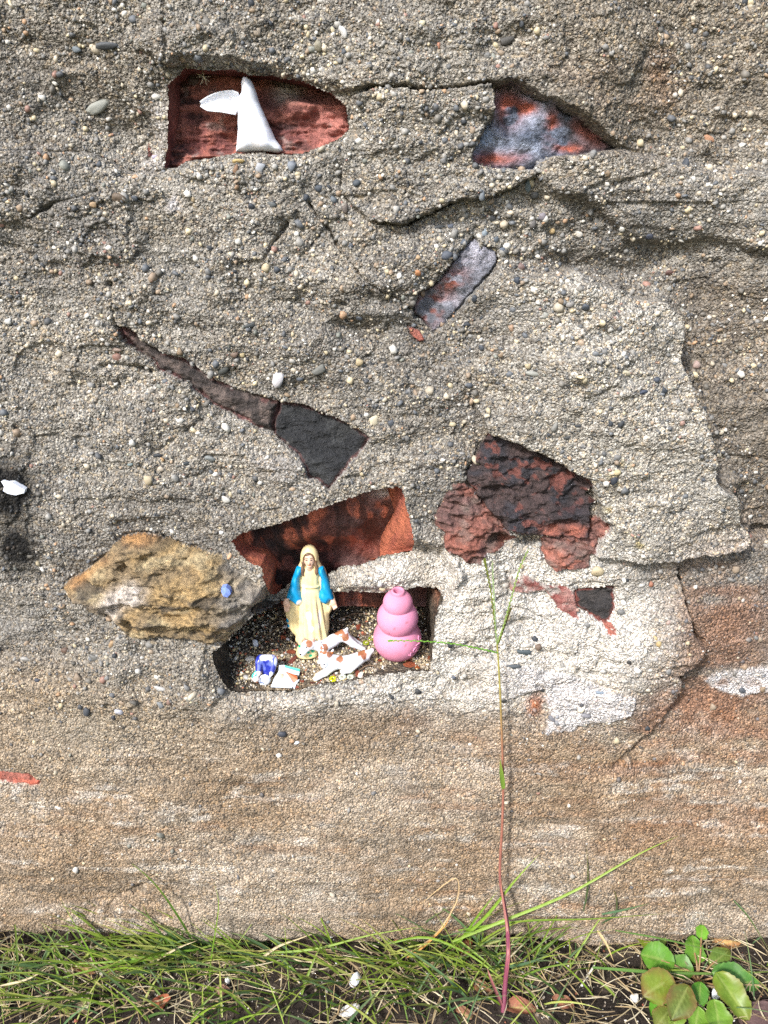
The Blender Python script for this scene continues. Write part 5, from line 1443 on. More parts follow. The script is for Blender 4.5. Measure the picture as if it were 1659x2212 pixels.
TW = [((585, 1352), (625, 1342), 'thin dry twig leading to the statuette from the left'), ((560, 1385), (622, 1350), 'longest dry twig slanting up to the statuette'), ((598, 1330), (628, 1362), 'dry twig crossing the others left of the statuette'), ((735, 1336), (800, 1328), 'dry twig lying along the back between statuette and toy'), ((846, 1385), (850, 1330), 'thin stem standing beside the pink toy'), ((775, 1448), (812, 1440), 'dry twig at the shelf lip under the dog tail')]
for k, (a, b, lb) in enumerate(TW):
    l0, l1 = (.004, .012) if k != 4 else (.001, .03)
    p0 = on_floor(np.array(float(a[0])), np.array(float(a[1])), .003); p1 = on_floor(np.array(float(b[0])), np.array(float(b[1])), .006 if k != 5 else .003)
    mid = (p0 + p1) / 2 + np.array([.001, .002, .003])
    v, f = tube(curve_pts([p0, mid, p1], 12), np.linspace(.0007, .0004, 12))
    o = obj('dry_twig', v, f, M_TWIG, None, True, T(120, 100, 80))
    tag(o, lb, 'twig', 'dry twigs on the shelf')

# scraps stuck to the wall
def scrap(name, u, v, pts, col, label, cat, off=.003, mat=None):
    p = surf_at(np.array(u), np.array(v)); s_ = px_size(p)
    q_ = np.array(pts, float) * s_; el = math.atan2(CAM.z - p[2], .75)
    n = len(q_); rg = np.random.default_rng(int(u))
    ctr = q_.mean(0)
    v3 = [(a, -off - rg.uniform(0, .0025), -b / math.cos(el)) for a, b in q_] + [(ctr[0], -off - .003, -ctr[1] / math.cos(el))] + [(a, .002, -b / math.cos(el)) for a, b in q_]
    f = [(n, (i + 1) % n, i) for i in range(n)] + [(i, (i + 1) % n, n + 1 + (i + 1) % n, n + 1 + i) for i in range(n)]
    o = obj(name, v3, f, mat or M_BISQUE, None, False, np.tile(T(*col), (len(v3), 1)))
    o.location = tuple(p); tag(o, label, cat)
    return o
scrap('paint_flake', 35, 1046, [(-22, -14), (-12, -10), (2, -12), (14, -4), (25, 4), (22, 12), (4, 16), (-10, 12), (-20, 6), (-16, -4)], (236, 238, 244), 'torn white flake stuck on the sooty black patch', 'paint flake', .004)
scrap('paint_flake', 495, 1258, [(-8, -10), (2, -12), (9, -6), (11, 3), (3, 11), (-5, 9), (-10, 0)], (120, 142, 206), 'small blue flake stuck on the ochre stone', 'paint flake', .004)
# feathery seed caught under the roof of the upper niche
sp = on_y(np.array(440.0), np.array(166.0), .006)
sv, sf = [], []
rg = np.random.default_rng(5)
for k in range(16):
    a = rg.uniform(0, 2 * math.pi); l_ = rg.uniform(.003, .0075)
    d_ = np.array([math.cos(a), rg.uniform(-.4, .4), math.sin(a)])
    v, f = tube(np.array([sp, sp + d_ * l_ * .5, sp + d_ * l_]), .00014, 4)
    sf.append(f + len(sv)); sv.extend(v)
o = obj('seed_tuft', np.array(sv), np.concatenate(sf), M_TWIG, None, True, T(206, 196, 170))
tag(o, 'star-shaped feathery seed tuft under the roof of the upper niche', 'seed')
# ------------------------------------------------------------------ ground at the foot of the wall
def grow_axis(a, b, step, lo, hi, g=1.25):
    c = list(np.arange(a, b + step * .5, step)); s_ = step
    while c[-1] < hi:
        s_ *= g; c.append(c[-1] + s_)
    s_ = step; f = [c[0]]
    while f[-1] > lo:
        s_ *= g; f.append(f[-1] - s_)
    return np.array(f[:0:-1] + c)
gxa = grow_axis(-.62, .62, .0028, -120, 120); gya = grow_axis(-.22, .03, .0028, -120, .2)
GXX, GYY = np.meshgrid(gxa, gya)
near = np.exp(-(GXX / 1.2) ** 2 - (GYY / .8) ** 2)
def ground_z(x, y):
    return 0.010 * fbm(x / .12, y / .12, 3, 201) * np.exp(-(np.asarray(x) / 3) ** 2 - (np.asarray(y) / 2) ** 2) + .004 * fbm(np.asarray(x) / .03, np.asarray(y) / .03, 3, 202) * np.exp(-(np.asarray(x) / 3) ** 2)
GZ = ground_z(GXX, GYY) + near * (.0022 * RNG.random(GXX.shape) ** 2)
gn = fbm(GXX / .05, GYY / .05, 4, 203)
GC = mixc(T(74, 65, 58), T(52, 46, 41), sstep(-.3, .3, gn))
GC = mixc(GC, T(104, 92, 80), sstep(.2, .5, fbm(GXX / .02, GYY / .02, 3, 204)) * .6)
far = sstep(.5, 3, np.sqrt(GXX ** 2 + GYY ** 2))
GC = mixc(GC, T(92, 100, 52), far * .7)
rr_, cc_ = GXX.shape
ri = np.arange(rr_ * cc_).reshape(rr_, cc_)
gf = np.stack([ri[:-1, :-1], ri[:-1, 1:], ri[1:, 1:], ri[1:, :-1]], -1).reshape(-1, 4)
gro = obj('ground', np.stack([GXX, GYY, GZ], -1).reshape(-1, 3), gf, M_SOIL, None, True, GC.reshape(-1, 3))
gro['kind'] = 'structure'; gro['label'] = 'dark gritty soil at the foot of the wall'

q_rng = np.random.default_rng(91)
ng = 5200
qx = q_rng.uniform(-.7, .7, ng); qy = q_rng.uniform(-.24, .02, ng)
qr = .0006 + .0009 * q_rng.random(ng) ** 2 + .0022 * q_rng.random(ng) ** 12
qc = np.array([T(190, 182, 170), T(150, 140, 126), T(110, 98, 86), T(80, 72, 66), T(214, 212, 208), T(150, 92, 70)])[q_rng.choice(6, ng, p=[.12, .22, .28, .24, .09, .05])]
v_, f_, c_ = stones_mesh(np.stack([qx, qy, ground_z(qx, qy) + qr * .4 + .001], 1), qr, q_rng.uniform(.5, .9, ng), qc, q_rng)
o = obj('soil_grit', v_, f_, M_PEBBLE, None, True, c_); o['kind'] = 'stuff'; o['label'] = 'grit and crumbs scattered on the soil'

# ---- grass
M_GRASS = leaf_material('grass_blade', rough=.45, vary=.2, scale=120, trans=.3)
M_STRAW = leaf_material('dry_straw', rough=.6, vary=.25, scale=160, trans=.2)
def blades(curves, widths, cols, ns=7, keel=.25):
    """Tapered, folded ribbons along curves: (n, ns, 3) points."""
    cv = np.asarray(curves); n, m, _ = cv.shape
    tg = np.gradient(cv, axis=1); tg /= np.linalg.norm(tg, axis=2)[..., None] + 1e-12
    view = np.array([0, -.75, .66])
    side = np.cross(tg, view); side /= np.linalg.norm(side, axis=2)[..., None] + 1e-9
    jit = q_rng.normal(size=(n, 1, 3)) * .35
    side = side + jit; side /= np.linalg.norm(side, axis=2)[..., None]
    nor = np.cross(side, tg)
    t = np.linspace(0, 1, m)
    w = np.asarray(widths)[:, None] * (np.minimum(1, .6 + 2.2 * t) * np.clip(1 - t ** 2.2, 0.03, 1))[None]
    L_ = cv - side * w[..., None] * .5; R_ = cv + side * w[..., None] * .5; C_ = cv - nor * (w * keel)[..., None]
    v = np.stack([L_, C_, R_], 2)
    idx_ = np.arange(n * m * 3).reshape(n, m, 3)
    f = np.concatenate([np.stack([idx_[:, :-1, k], idx_[:, :-1, k + 1], idx_[:, 1:, k + 1], idx_[:, 1:, k]], -1).reshape(-1, 4) for k in (0, 1)])
    c = np.repeat(np.asarray(cols)[:, None, None, :], m, 1); c = np.repeat(c, 3, 2)
    tip = (t[None, :, None, None] ** 3) * .35
    c = c * (1 - tip) + np.array(T(170, 150, 80)) * tip
    return v.reshape(-1, 3), f, c.reshape(-1, 3)

def tuft_curves(n, cx, cy, sx, sy, lmin, lmax, lean, rng, az=None, ns=7):
    x = rng.normal(cx, sx, n); y = np.minimum(rng.normal(cy, sy, n), -.004)
    l_ = rng.uniform(lmin, lmax, n) * .85
    a = rng.uniform(0, 2 * math.pi, n) if az is None else rng.normal(az[0], az[1], n)
    t = np.linspace(0, 1, ns)[None]
    ln = np.clip(rng.normal(lean, .25, n), .1, 1.6)[:, None]
    th = ln * (.5 + .55 * t)                                   # bends over along its length
    r_ = l_[:, None] * np.cumsum(np.sin(th), 1) / ns; zz = l_[:, None] * np.cumsum(np.cos(th), 1) / ns
    r_ -= r_[:, :1]; zz -= zz[:, :1]
    px_ = x[:, None] + r_ * np.cos(a)[:, None]; py_ = y[:, None] + r_ * np.sin(a)[:, None]
    py_ = np.where(py_ > -.006, -.006 - .25 * 0, py_)
    pz_ = ground_z(x, y)[:, None] + zz
    return np.stack([px_, py_, pz_], -1)
GR = [T(112, 138, 44), T(92, 120, 40), T(134, 156, 62), T(74, 102, 52), T(84, 112, 72), T(154, 162, 84)]
DR = [T(206, 188, 150), T(184, 160, 120), T(216, 202, 170), T(160, 138, 104)]
def pick(lst, n, rng, j=.12):
    return np.array(lst)[rng.integers(len(lst), size=n)] * rng.uniform(1 - j, 1 + j, (n, 1))
grass_sets = []
def gp(u, v):           # a place on the ground
    return on_z(np.array(float(u)), np.array(float(v)), .005)
a_ = q_rng
tufts = [(770/2, 2075, 150, .055, .016, .05, .15, 1.25, None), (430, 2070, 240, .08, .018, .05, .17, 1.3, (math.pi * 1.02, .35)), (170, 2120, 260, .11, .03, .05, .16, 1.3, (math.pi * 1.05, .5)), (40, 2080, 120, .06, .02, .05, .12, 1.3, None),
         (990, 2055, 200, .05, .016, .06, .17, 1.1, None), (900, 2110, 230, .075, .022, .06, .17, 1.2, (math.pi * 1.15, .5)), (1010, 2090, 120, .05, .02, .05, .14, 1.2, (0, .5)), (1140, 2100, 90, .07, .02, .04, .12, 1.25, None),
         (1280, 2120, 70, .07, .025, .03, .09, 1.3, None), (1500, 2080, 40, .1, .02, .04, .12, 1.3, None), (600, 2170, 150, .09, .02, .05, .13, 1.2, (math.pi * 1.25, .5)), (300, 2190, 200, .15, .015, .04, .12, 1.25, None), (1000, 2190, 130, .12, .015, .04, .12, 1.2, None)]
cv, wd, cl = [], [], []
for u, v, n, sx, sy, l0, l1, ln, az in tufts:
    p = gp(u, v); n = int(n * (.42 if u in (430, 170, 990, 900, 385) else .2))
    cv.append(tuft_curves(n, p[0], p[1], sx, sy, l0, l1, ln, q_rng, az)); wd.append(q_rng.uniform(.0014, .0036, n)); cl.append(pick(GR, n, q_rng, .25))
# the lawn goes on outside the picture
n = 1600
cvx = tuft_curves(n, 0, -.42, .55, .12, .05, .14, 1.1, q_rng); cv.append(cvx); wd.append(q_rng.uniform(.001, .0024, n)); cl.append(pick(GR, n, q_rng))
for sgn in (-1, 1):
    cv.append(tuft_curves(500, sgn * .95, -.12, .22, .07, .05, .15, 1.2, q_rng)); wd.append(q_rng.uniform(.001, .0022, 500)); cl.append(pick(GR, 500, q_rng))
v, f, c = blades(np.concatenate(cv), np.concatenate(wd), np.concatenate(cl))
o = obj('grass', v, f, M_GRASS, None, True, c); o['kind'] = 'stuff'; o['label'] = 'thin green grass growing along the foot of the wall'
o['category'] = 'grass'
# dead straw lying about
n = 1100
sx_ = q_rng.uniform(-.6, .6, n); sy_ = -np.abs(q_rng.normal(.05, .05, n)) - .004; l_ = q_rng.uniform(.015, .075, n); a = q_rng.uniform(0, math.pi, n)
t = np.linspace(-.5, .5, 6)[None]
bend = q_rng.normal(0, .25, n)[:, None]
sxx = sx_[:, None] + l_[:, None] * (t * np.cos(a)[:, None] - bend * t * t * np.sin(a)[:, None]); syy = sy_[:, None] + l_[:, None] * (t * np.sin(a)[:, None] + bend * t * t * np.cos(a)[:, None])
syy = np.minimum(syy, -.004)
szz = ground_z(sxx, syy) + .003 + q_rng.random((n, 1)) * .012 + q_rng.normal(0, .12, (n, 1)) * l_[:, None] * t
v, f, c = blades(np.stack([sxx, syy, np.maximum(szz, ground_z(sxx, syy) + .002)], -1), q_rng.uniform(.0008, .0018, n), pick(DR, n, q_rng, .35) * .8, keel=.1)
o = obj('dead_straw', v, f, M_STRAW, None, True, c); o['kind'] = 'stuff'; o['label'] = 'pale dead straw littering the soil'

# ---- single blades that stand out, through places of the photograph with their distance before the wall
def strand(path):
    return np.array([on_y(np.array(float(u)), np.array(float(v)), y) for u, v, y in path])
G1, G2, G3, G4 = T(104, 140, 40), T(78, 112, 40), T(140, 168, 70), T(84, 116, 80)
ST1, ST2 = T(214, 196, 158), T(206, 150, 80)
HERO = [([(425, 2050, -.02), (385, 1980, -.028), (330, 1905, -.022), (255, 1842, -.012)], 2.6, G2, 'tall green blade leaning left across the wall, longest at left'),
        ([(225, 2120, -.05), (190, 2050, -.045), (160, 1995, -.03), (130, 1940, -.015)], 2.4, G1, 'green blade bending up to the left at far left'),
        ([(370, 2050, -.03), (350, 2020, -.028), (325, 1985, -.02), (305, 1950, -.012)], 2.0, G2, 'short green blade between two longer left-leaning ones'),
        ([(450, 2190, -.08), (455, 2080, -.05), (472, 1960, -.03), (462, 1905, -.015)], 2.2, G1, 'nearly upright green blade at left of centre'),
        ([(130, 2165, -.07), (125, 2110, -.055), (112, 2050, -.04)], 3.4, T(150, 190, 90), 'bright pale green upright blade at left'),
        ([(415, 2060, -.03), (300, 2075, -.05), (180, 2100, -.07), (0, 2150, -.085)], 3.2, G1, 'long green blade sweeping flat to the left edge'),
        ([(430, 2050, -.03), (330, 2065, -.045), (210, 2080, -.05), (90, 2080, -.05)], 3.2, T(120, 160, 52), 'bright green blade lying flat along the wall at left'),
        ([(0, 2130, -.08), (60, 2115, -.075), (110, 2085, -.06)], 2.6, ST1, 'pale straw slanting up at the left edge'),
        ([(330, 2080, -.045), (380, 2050, -.04), (425, 2032, -.035)], 2.6, ST1, 'pale straw above the left grass tuft'),
        ([(540, 2090, -.04), (565, 2070, -.035), (600, 2045, -.03), (640, 2030, -.025), (690, 2012, -.02)], 3.2, ST1, 'thick bent straw leaning on the wall at centre left'),
        ([(505, 2045, -.03), (530, 2052, -.03), (560, 2055, -.03), (590, 2052, -.03), (650, 2064, -.03)], 2.2, T(170, 160, 90), 'thin yellowish blade lying level at centre left'),
        ([(560, 2060, -.03), (680, 2050, -.035), (800, 2020, -.03), (920, 2000, -.03)], 2.6, G3, 'pale green blade arching level towards the purple stem'),
        ([(990, 2040, -.03), (1035, 1975, -.03), (1075, 1925, -.022)], 2.8, G1, 'green blade rising steeply left of the purple stem'),
        ([(970, 2050, -.03), (1045, 1985, -.035), (1110, 1905, -.03), (1165, 1845, -.018)], 3.6, T(122, 156, 52), 'broad green blade rising right past the purple stem'),
        ([(975, 2035, -.035), (1080, 1992, -.04), (1230, 1930, -.03), (1380, 1845, -.02), (1465, 1806, -.012)], 3.4, G3, 'long pale green blade slanting up right across the wall'),
        ([(990, 2010, -.03), (1130, 1990, -.035), (1280, 1985, -.03), (1442, 1973, -.02)], 3.0, T(120, 152, 56), 'level green blade pointing right along the wall'),
        ([(1300, 1975, -.025), (1350, 1965, -.022), (1405, 1951, -.014)], 2.4, G4, 'short bluish green blade above the leafy weed'),
        ([(1260, 1968, -.03), (1268, 1930, -.022), (1270, 1880, -.016), (1266, 1825, -.012)], 2.2, T(60, 78, 40), 'dark upright blade on the wall at right'),
        ([(1300, 1995, -.03), (1328, 1975, -.024), (1332, 1945, -.018), (1322, 1908, -.012)], 2.2, T(58, 76, 44), 'dark hooked blade right of the upright one'),
        ([(880, 2060, -.03), (940, 2020, -.025), (985, 1950, -.02), (990, 1905, -.018), (975, 1900, -.016), (930, 1935, -.012), (908, 1955, -.012)], 2.0, T(214, 184, 140), 'looping tan straw with bent-over tip at centre'),
        ([(880, 2068, -.035), (915, 2045, -.03), (958, 2003, -.025), (975, 1975, -.02)], 2.4, ST2, 'orange-tan straw beside the looping one'),
        ([(830, 2040, -.03), (920, 2025, -.035), (1010, 2060, -.05), (1080, 2110, -.07), (1170, 2170, -.09)], 3.0, T(126, 158, 50), 'long green blade arching down to the right across purple stem'),
        ([(990, 2030, -.03), (1060, 2090, -.06), (1100, 2150, -.08), (1130, 2210, -.1)], 3.0, G3, 'bright green blade falling steeply right of centre'),
        ([(1284, 2085, -.05), (1268, 2110, -.06), (1250, 2135, -.07)], 2.6, T(220, 212, 196), 'whitish straw hanging right of the purple stem'),
        ([(1290, 2010, -.03), (1310, 2040, -.04), (1326, 2078, -.055)], 3.0, T(206, 178, 130), 'tan straw left of the leafy weed'),
        ([(1280, 2090, -.055), (1420, 2100, -.06), (1560, 2103, -.06), (1700, 2097, -.06)], 3.4, T(96, 132, 62), 'long level green stalk crossing the leafy weed'),
        ([(1330, 2010, -.035), (1440, 2030, -.045), (1560, 2060, -.055), (1670, 2095, -.07)], 3.0, T(86, 118, 52), 'green blade crossing over the leafy weed downwards to the right'),
        ([(1585, 1945, -.012), (1620, 1985, -.03), (1665, 2060, -.06)], 2.8, T(64, 92, 36), 'dark green blade at the right edge'),
        ([(1095, 2180, -.09), (1075, 2140, -.08), (1060, 2105, -.07)], 3.2, G4, 'bluish blade at the foot of the purple stem'),
        ([(1120, 2120, -.06), (1160, 2145, -.07), (1220, 2170, -.085), (1260, 2180, -.09)], 4.6, T(96, 126, 92), 'broad bluish green blade lying on the soil at right'),
        ([(1090, 2090, -.06), (1140, 2080, -.055), (1190, 2060, -.045)], 3.6, T(90, 124, 84), 'bluish green blade slanting right of the purple stem')]
for k, (path, w, col, lb) in enumerate(HERO):
    ctrl = strand(path); cvp = curve_pts(ctrl, 16)
    cvp[:, 2] = np.maximum(cvp[:, 2], .003)
    wv = 2.0 * w * px_size(ctrl[0])
    v, f, c = blades(cvp[None], np.array([wv]), col[None] * np.array([1.0]), keel=.3)
    st = 'straw' in lb
    o = obj('straw' if st else 'grass_blade', v, f, M_STRAW if st else M_GRASS, None, True, c)
    tag(o, lb, 'straw' if st else 'grass blade', 'single straws at the foot of the wall' if st else 'single grass blades at the foot of the wall')

# ---- the tall purple-stemmed seed grass
stalk = empty('seed_grass', on_z(np.array(1088.0), np.array(2185.0), 0.0))
tag(stalk, 'tall seed grass with purple stem and finger-like green seed spikes', 'grass plant')
org = np.array(stalk.location)
stem = strand([(1087, 2186, -.10), (1092, 2120, -.085), (1098, 2060, -.075), (1096, 2000, -.050), (1089, 1950, -.036), (1080, 1890, -.028), (1085, 1780, -.024), (1087, 1690, -.022), (1083, 1560, -.022), (1078, 1450, -.024), (1074, 1392, -.026)])
sp_ = curve_pts(stem, 60)
v, f = tube(sp_ - org, np.interp(np.linspace(0, 1, 60), [0, .25, .5, 1], [.0029, .0026, .0017, .0009]), 8)
tt_ = np.repeat(np.linspace(0, 1, 60), 8)
PUR = T(128, 66, 84)
sc_ = mixc(mixc(np.tile(PUR, (len(v), 1)), T(150, 100, 84), sstep(.3, .6, tt_)), T(158, 150, 84), sstep(.72, .9, tt_))
M_STEM = leaf_material('grass_stem', rough=.4, vary=.2, scale=90, trans=.05)
obj('stem', v, f, M_STEM, stalk, True, sc_)
def spike(path, col, rad=.0011):
    c = curve_pts(strand(path), 46) - org
    vs, fs, cs = [], [], []
    v, f = tube(c, np.linspace(.0007, .0003, 46), 5); vs.append(v); fs.append(f); cs.append(np.tile(col * .8, (len(v), 1))); nb = len(v)
    tg = np.gradient(c, axis=0); tg /= np.linalg.norm(tg, axis=1)[:, None]
    for k in range(2, 44):           # spikelets in two rows
        sd_ = np.cross(tg[k], np.array([0, -1, .2])); sd_ /= np.linalg.norm(sd_)
        sd_ = sd_ * (1 if k % 2 else -1)
        p = c[k] + sd_ * rad * .7
        vv = ICO1 * np.array([rad * .55] * 3); vv = vv + (ICO1 @ tg[k])[:, None] * tg[k] * rad * 1.0
        vs.append(vv + p); fs.append(np.c_[ICO1F, ICO1F[:, 2]] + nb); nb += len(vv)
        cs.append(np.tile(col * random.uniform(.75, 1.2), (len(vv), 1)))
    v = np.concatenate(vs); f4 = np.concatenate(fs); cc = np.concatenate(cs)
    fl = [tuple(dict.fromkeys(map(int, q_))) for q_ in f4]
    me = bpy.data.meshes.new('seed_spike'); me.from_pydata([tuple(map(float, x)) for x in v], [], fl)
    a = me.color_attributes.new('tint', 'FLOAT_COLOR', 'POINT'); a.data.foreach_set('color', np.c_[cc, np.ones(len(cc))].astype(np.float32).ravel())
    for p_ in me.polygons:
        p_.use_smooth = True
    return link('seed_spike', me, M_STEM, stalk)
spike([(1074, 1393, -.026), (1068, 1340, -.025), (1060, 1275, -.024), (1050, 1225, -.023), (1046, 1205, -.022)], T(112, 120, 48))
spike([(1073, 1390, -.026), (1069, 1330, -.025), (1066, 1270, -.023), (1063, 1210, -.022)], T(150, 172, 120), .0009)
spike([(1074, 1393, -.026), (1090, 1345, -.027), (1105, 1290, -.027), (1122, 1230, -.026), (1142, 1185, -.025)], T(136, 158, 84), .001)
spike([(1075, 1393, -.026), (1086, 1362, -.025), (1097, 1330, -.022), (1104, 1312, -.020)], T(96, 88, 44), .0012)
spike([(1076, 1410, -.026), (1030, 1400, -.030), (975, 1390, -.033), (910, 1385, -.034), (850, 1384, -.034), (838, 1385, -.034)], T(110, 158, 56), .0010)
shv = blades(curve_pts(strand([(1088, 1705, -.025), (1083, 1670, -.027), (1080, 1640, -.027)]) - org, 10)[None], np.array([.006]), T(120, 150, 62)[None], keel=.4)
obj('leaf_sheath', shv[0], shv[1], M_GRASS, stalk, True, shv[2])
for pth, wv in (([(1090, 2185, -.098), (1062, 2120, -.1), (1052, 2090, -.09)], .004), ([(1094, 2110, -.085), (1098, 2060, -.078), (1096, 2010, -.056), (1085, 1935, -.038), (1082, 1895, -.03)], .0045)):
    shv = blades(curve_pts(strand(pth) - org, 12)[None], np.array([wv]), T(150, 92, 92)[None], keel=.4)
    obj('leaf_sheath', shv[0], shv[1], M_STEM, stalk, True, shv[2])

# ---- broad-leaved weed at the lower right
weed = empty('leafy_weed', on_z(np.array(1508.0), np.array(2118.0), .003))
tag(weed, 'low leafy weed with rounded green leaves, some turning red', 'weed')
worg = np.array(weed.location)
M_LEAF = leaf_material('weed_leaf', rough=.38, vary=.22, scale=150, trans=.25)
EW = lambda cx, cy: (1344 + .1898 * cx, 1947.6 + .1898 * cy)
LEAVES = [(310, 400, 330, 300, 20, .022, (128, 150, 44), .35, 0), (385, 640, 310, 290, 75, .026, (92, 140, 44), .05, 1), (650, 745, 290, 230, 75, .016, (88, 132, 48), .05, 0), (820, 545, 270, 210, 100, .02, (96, 140, 44), 0, 0), (905, 350, 150, 130, 110, .03, (110, 160, 48), 0, 0),
          (1110, 640, 290, 180, 160, .018, (98, 124, 50), .3, 0), (1300, 880, 480, 260, 200, .018, (80, 128, 52), 0, 0), (1260, 1070, 480, 300, 215, .028, (112, 140, 46), .5, 0), (390, 975, 350, 330, 60, .03, (118, 136, 46), .8, 1), (660, 1150, 400, 270, 80, .034, (96, 110, 48), .7, 0),
          (880, 1075, 270, 170, 120, .02, (84, 134, 46), 0, 0), (430, 1200, 260, 230, 40, .014, (92, 146, 44), 0, 0), (1090, 1320, 330, 260, 130, .02, (104, 142, 46), .2, 0), (850, 1340, 250, 220, 95, .018, (108, 146, 48), .1, 0), (480, 300, 260, 150, 75, .012, (92, 92, 64), .6, 0), (620, 1340, 230, 170, 70, .02, (120, 150, 60), .3, 0), (460, 1330, 260, 210, 60, .012, (108, 120, 52), .6, 0)]
def leaf_mesh(L, W, col, red, notch, seed):
    rg = np.random.default_rng(seed)
    n, m = 22, 13
    t = np.linspace(0, 1, n); s_ = np.linspace(-1, 1, m)
    wd_ = W * .5 * np.sin(np.pi * t ** .85) ** .62
    wd_ = wd_ * (1 + .05 * np.sin(t * 60) + .10 * np.sin(t * 7 + seed * 1.7) + .06 * np.sin(t * 15 + seed))            # small teeth
    v, c = [], []
    for i in range(n):
        for j in range(m):
            x = t[i] * L; y = s_[j] * wd_[i]
            if notch and t[i] < .3:
                x += L * .22 * (1 - t[i] / .3) * (1 - abs(s_[j])) - L * .10 * abs(s_[j])
            z = -.10 * L * (t[i] - .45) ** 2 * 3 + .10 * W * s_[j] ** 2 + .025 * L * math.sin(6 * t[i] + 3 * s_[j] + seed) - .02 * W * (abs(s_[j]) < .1)
            v.append((x, y, z))
            k = fbm(np.array(t[i] * 3 + seed), np.array(s_[j] * 1.6 + seed), 3, 5)
            base_ = T(*col); edge = max(abs(s_[j]), t[i]) ** 4
            cc = base_ * (1 + .25 * float(k))
            cc = cc * (1 - red * min(1, max(0, edge * .9 + 1.2 * float(k) * red))) + np.array(T(122, 70, 54)) * red * min(1, max(0, edge * .9 + 1.2 * float(k) * red))
            if ((t[i] * 7 - abs(s_[j]) * 1.6) % 1) < .16:
                cc = cc * .8 + T(150, 170, 92) * .2
            if abs(s_[j]) < .09:
                cc = cc * .6 + T(168, 178, 104) * .4
            c.append(cc)
    f = [(i * m + j, i * m + j + 1, (i + 1) * m + j + 1, (i + 1) * m + j) for i in range(n - 1) for j in range(m - 1)]
    return np.array(v), np.array(f), np.array(c)
for k, (cx, cy, L, W, az, hz, col, red, notch) in enumerate(LEAVES):
    p = on_z(*[np.array(x) for x in EW(cx, cy)], hz)
    s_ = px_size(p) * .1898
    sq = 1 / math.sin(math.radians(50))
    v, f, c = leaf_mesh(L * s_ * 1.12, W * s_ * 1.12, col, red, notch, k + 1)
    v[:, 0] -= L * s_ * .56
    o = obj('leaf', v, f, M_LEAF, weed, True, c)
    # leaves radiate from the crown of the plant and tip up towards the light
    dirv = p[:2] - worg[:2]; azm = math.atan2(dirv[1], dirv[0])
    o.location = tuple(p - worg)
    m_ = Matrix.Rotation(R(28), 4, 'X') @ Matrix.Rotation(azm, 4, 'Z')
    o.rotation_euler = m_.to_euler()
    st_ = curve_pts(np.array([worg + [0, 0, -.002], (worg + p) / 2 + [0, 0, .004], p - (p - worg) * .12]), 10) - worg
    vv, ff_ = tube(st_, .0011, 6)
    obj('leaf_stalk', vv, ff_, M_STEM, weed, True, T(150, 120, 84))

# ---- litter on the soil
M_DEAD = leaf_material('dead_leaf', rough=.7, vary=.35, scale=260, trans=.1)
DEAD = [(182, 2092, 46, 22, 10, (170, 120, 78), 'curled tan leaf at the wall foot, far left'), (350, 2165, 20, 40, 80, (168, 96, 70), 'narrow red-brown leaf among the left grass'), (183, 2175, 34, 26, 60, (206, 190, 160), 'pale cream leaf scrap at lower left'),
        (1005, 2020 + 30, 26, 40, 70, (160, 96, 60), 'rust-brown leaf standing behind the grass at centre'), (1040, 2060 + 75, 44, 26, 40, (150, 104, 74), 'curled brown leaf left of the purple stem'), (1120, 2175, 60, 30, 10, (150, 98, 76), 'large brown dead leaf at the foot of the purple stem'),
        (1570, 2035, 58, 30, -10, (196, 146, 96), 'tan dead leaf against the wall behind the weed'), (1010, 2195, 50, 26, 15, (140, 96, 72), 'brown leaf at the bottom edge left of the stem'), (1215, 2165, 40, 26, 30, (140, 92, 74), 'reddish dead leaf left of the weed'), (480, 2140, 30, 18, 0, (150, 112, 98), 'dusty pinkish leaf scrap among the left grass')]
for k, (u, v, w, hh, rt, col, lb) in enumerate(DEAD):
    p = on_z(np.array(float(u)), np.array(float(v)), .008); s_ = px_size(p)
    vv, ff_, cc = leaf_mesh(w * s_ * 1.25, max(hh, w * .45) * s_ * 1.1, col, .25, 0, 60 + k)
    vv[:, 0] -= w * s_ * .6; vv[:, 2] *= 2.4
    o = obj('dead_leaf', vv, ff_, M_DEAD, None, True, cc)
    o.location = tuple(p); o.rotation_euler = (R(18), R(10 * math.sin(k * 2.1)), R(-rt))
    tag(o, lb, 'dead leaf', 'dead leaves at the foot of the wall')
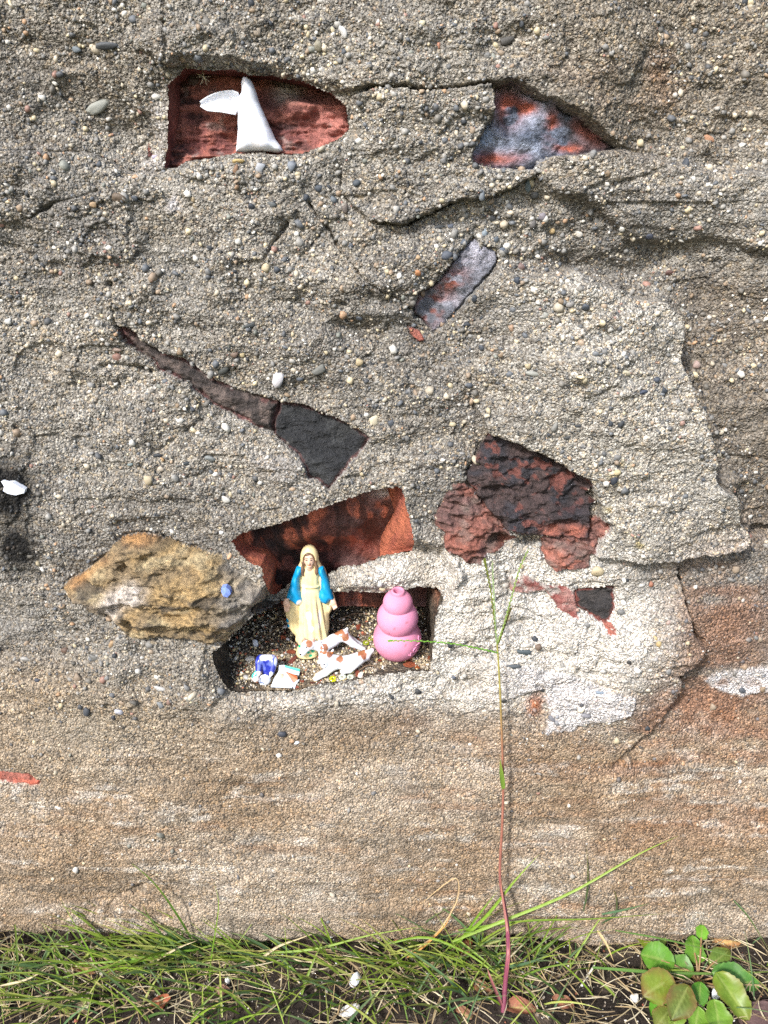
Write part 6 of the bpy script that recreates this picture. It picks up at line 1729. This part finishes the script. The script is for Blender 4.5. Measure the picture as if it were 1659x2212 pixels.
def litter(name, u, v, w, hh, rot, col, lb, cat, seed, flat=.3, sharp=True):
    p = on_z(np.array(float(u)), np.array(float(v)), .006); s_ = px_size(p)
    me = chip_mesh(name, T(*col), seed, sharp); me.materials.append(M_PEBBLE)
    o = link(name, me); o.scale = (.55 * w * s_, .6 * hh * s_, .55 * min(w, hh) * s_ * flat * 1.8)
    o.rotation_euler = (R(22), 0, R(-rot)); o.location = tuple(p); tag(o, lb, cat)
    return o
litter('ceramic_shard', 1546, 2152, 26, 30, 20, (226, 232, 236), 'white ceramic shard under the leafy weed', 'shard', 501, .15)
litter('pebble_stone', 492, 2118, 12, 14, 0, (222, 220, 214), 'small white stone on the soil left of centre', 'stone', 502, .9, False)
litter('pebble_stone', 628, 2090, 9, 9, 0, (226, 226, 230), 'small round white stone on dark soil', 'stone', 503, .9, False)
litter('plaster_lump', 767, 2116, 26, 30, 10, (214, 216, 220), 'white plaster lump among the grass at centre', 'plaster', 504, .6)
litter('plaster_lump', 755, 2182, 44, 22, -20, (204, 202, 198), 'flat whitish plaster piece at the bottom edge', 'plaster', 505, .4)
litter('plaster_lump', 1372, 2155, 22, 20, 0, (196, 192, 184), 'crumbly pale plaster bit left of the weed', 'plaster', 506, .6)
litter('plaster_lump', 1500, 2180, 22, 18, 0, (206, 200, 192), 'pale plaster bit between the weed leaves', 'plaster', 507, .6)
M_PAVE = rock_material('paving_brick', 120, .25, .5, .001)
for u, v, w, dd, rz, lb in ((1668, 2205, .075, .04, 4, 'purple-brown paving brick sunk in soil at lower right corner'),):
    p = on_z(np.array(float(u)), np.array(float(v)), .004)
    bm = bmesh.new(); bmesh.ops.create_cube(bm, size=1); bmesh.ops.bevel(bm, geom=list(bm.edges), offset=.04, segments=2, affect='EDGES')
    bmesh.ops.subdivide_edges(bm, edges=list(bm.edges), cuts=3, use_grid_fill=True)
    vv = np.array([x.co[:] for x in bm.verts]) * np.array([w, dd, .03]); bm.verts.index_update()
    ff_ = [tuple(x.index for x in q_.verts) for q_ in bm.faces]; bm.free()
    vv += .0012 * np.random.default_rng(3).normal(size=vv.shape)
    o = obj('paving_brick', vv, ff_, M_PAVE, None, True, np.tile(T(92, 72, 70), (len(vv), 1)))
    o.location = (p[0], p[1], p[2] - .008); o.rotation_euler = (R(2), 0, R(rz)); tag(o, lb, 'brick')
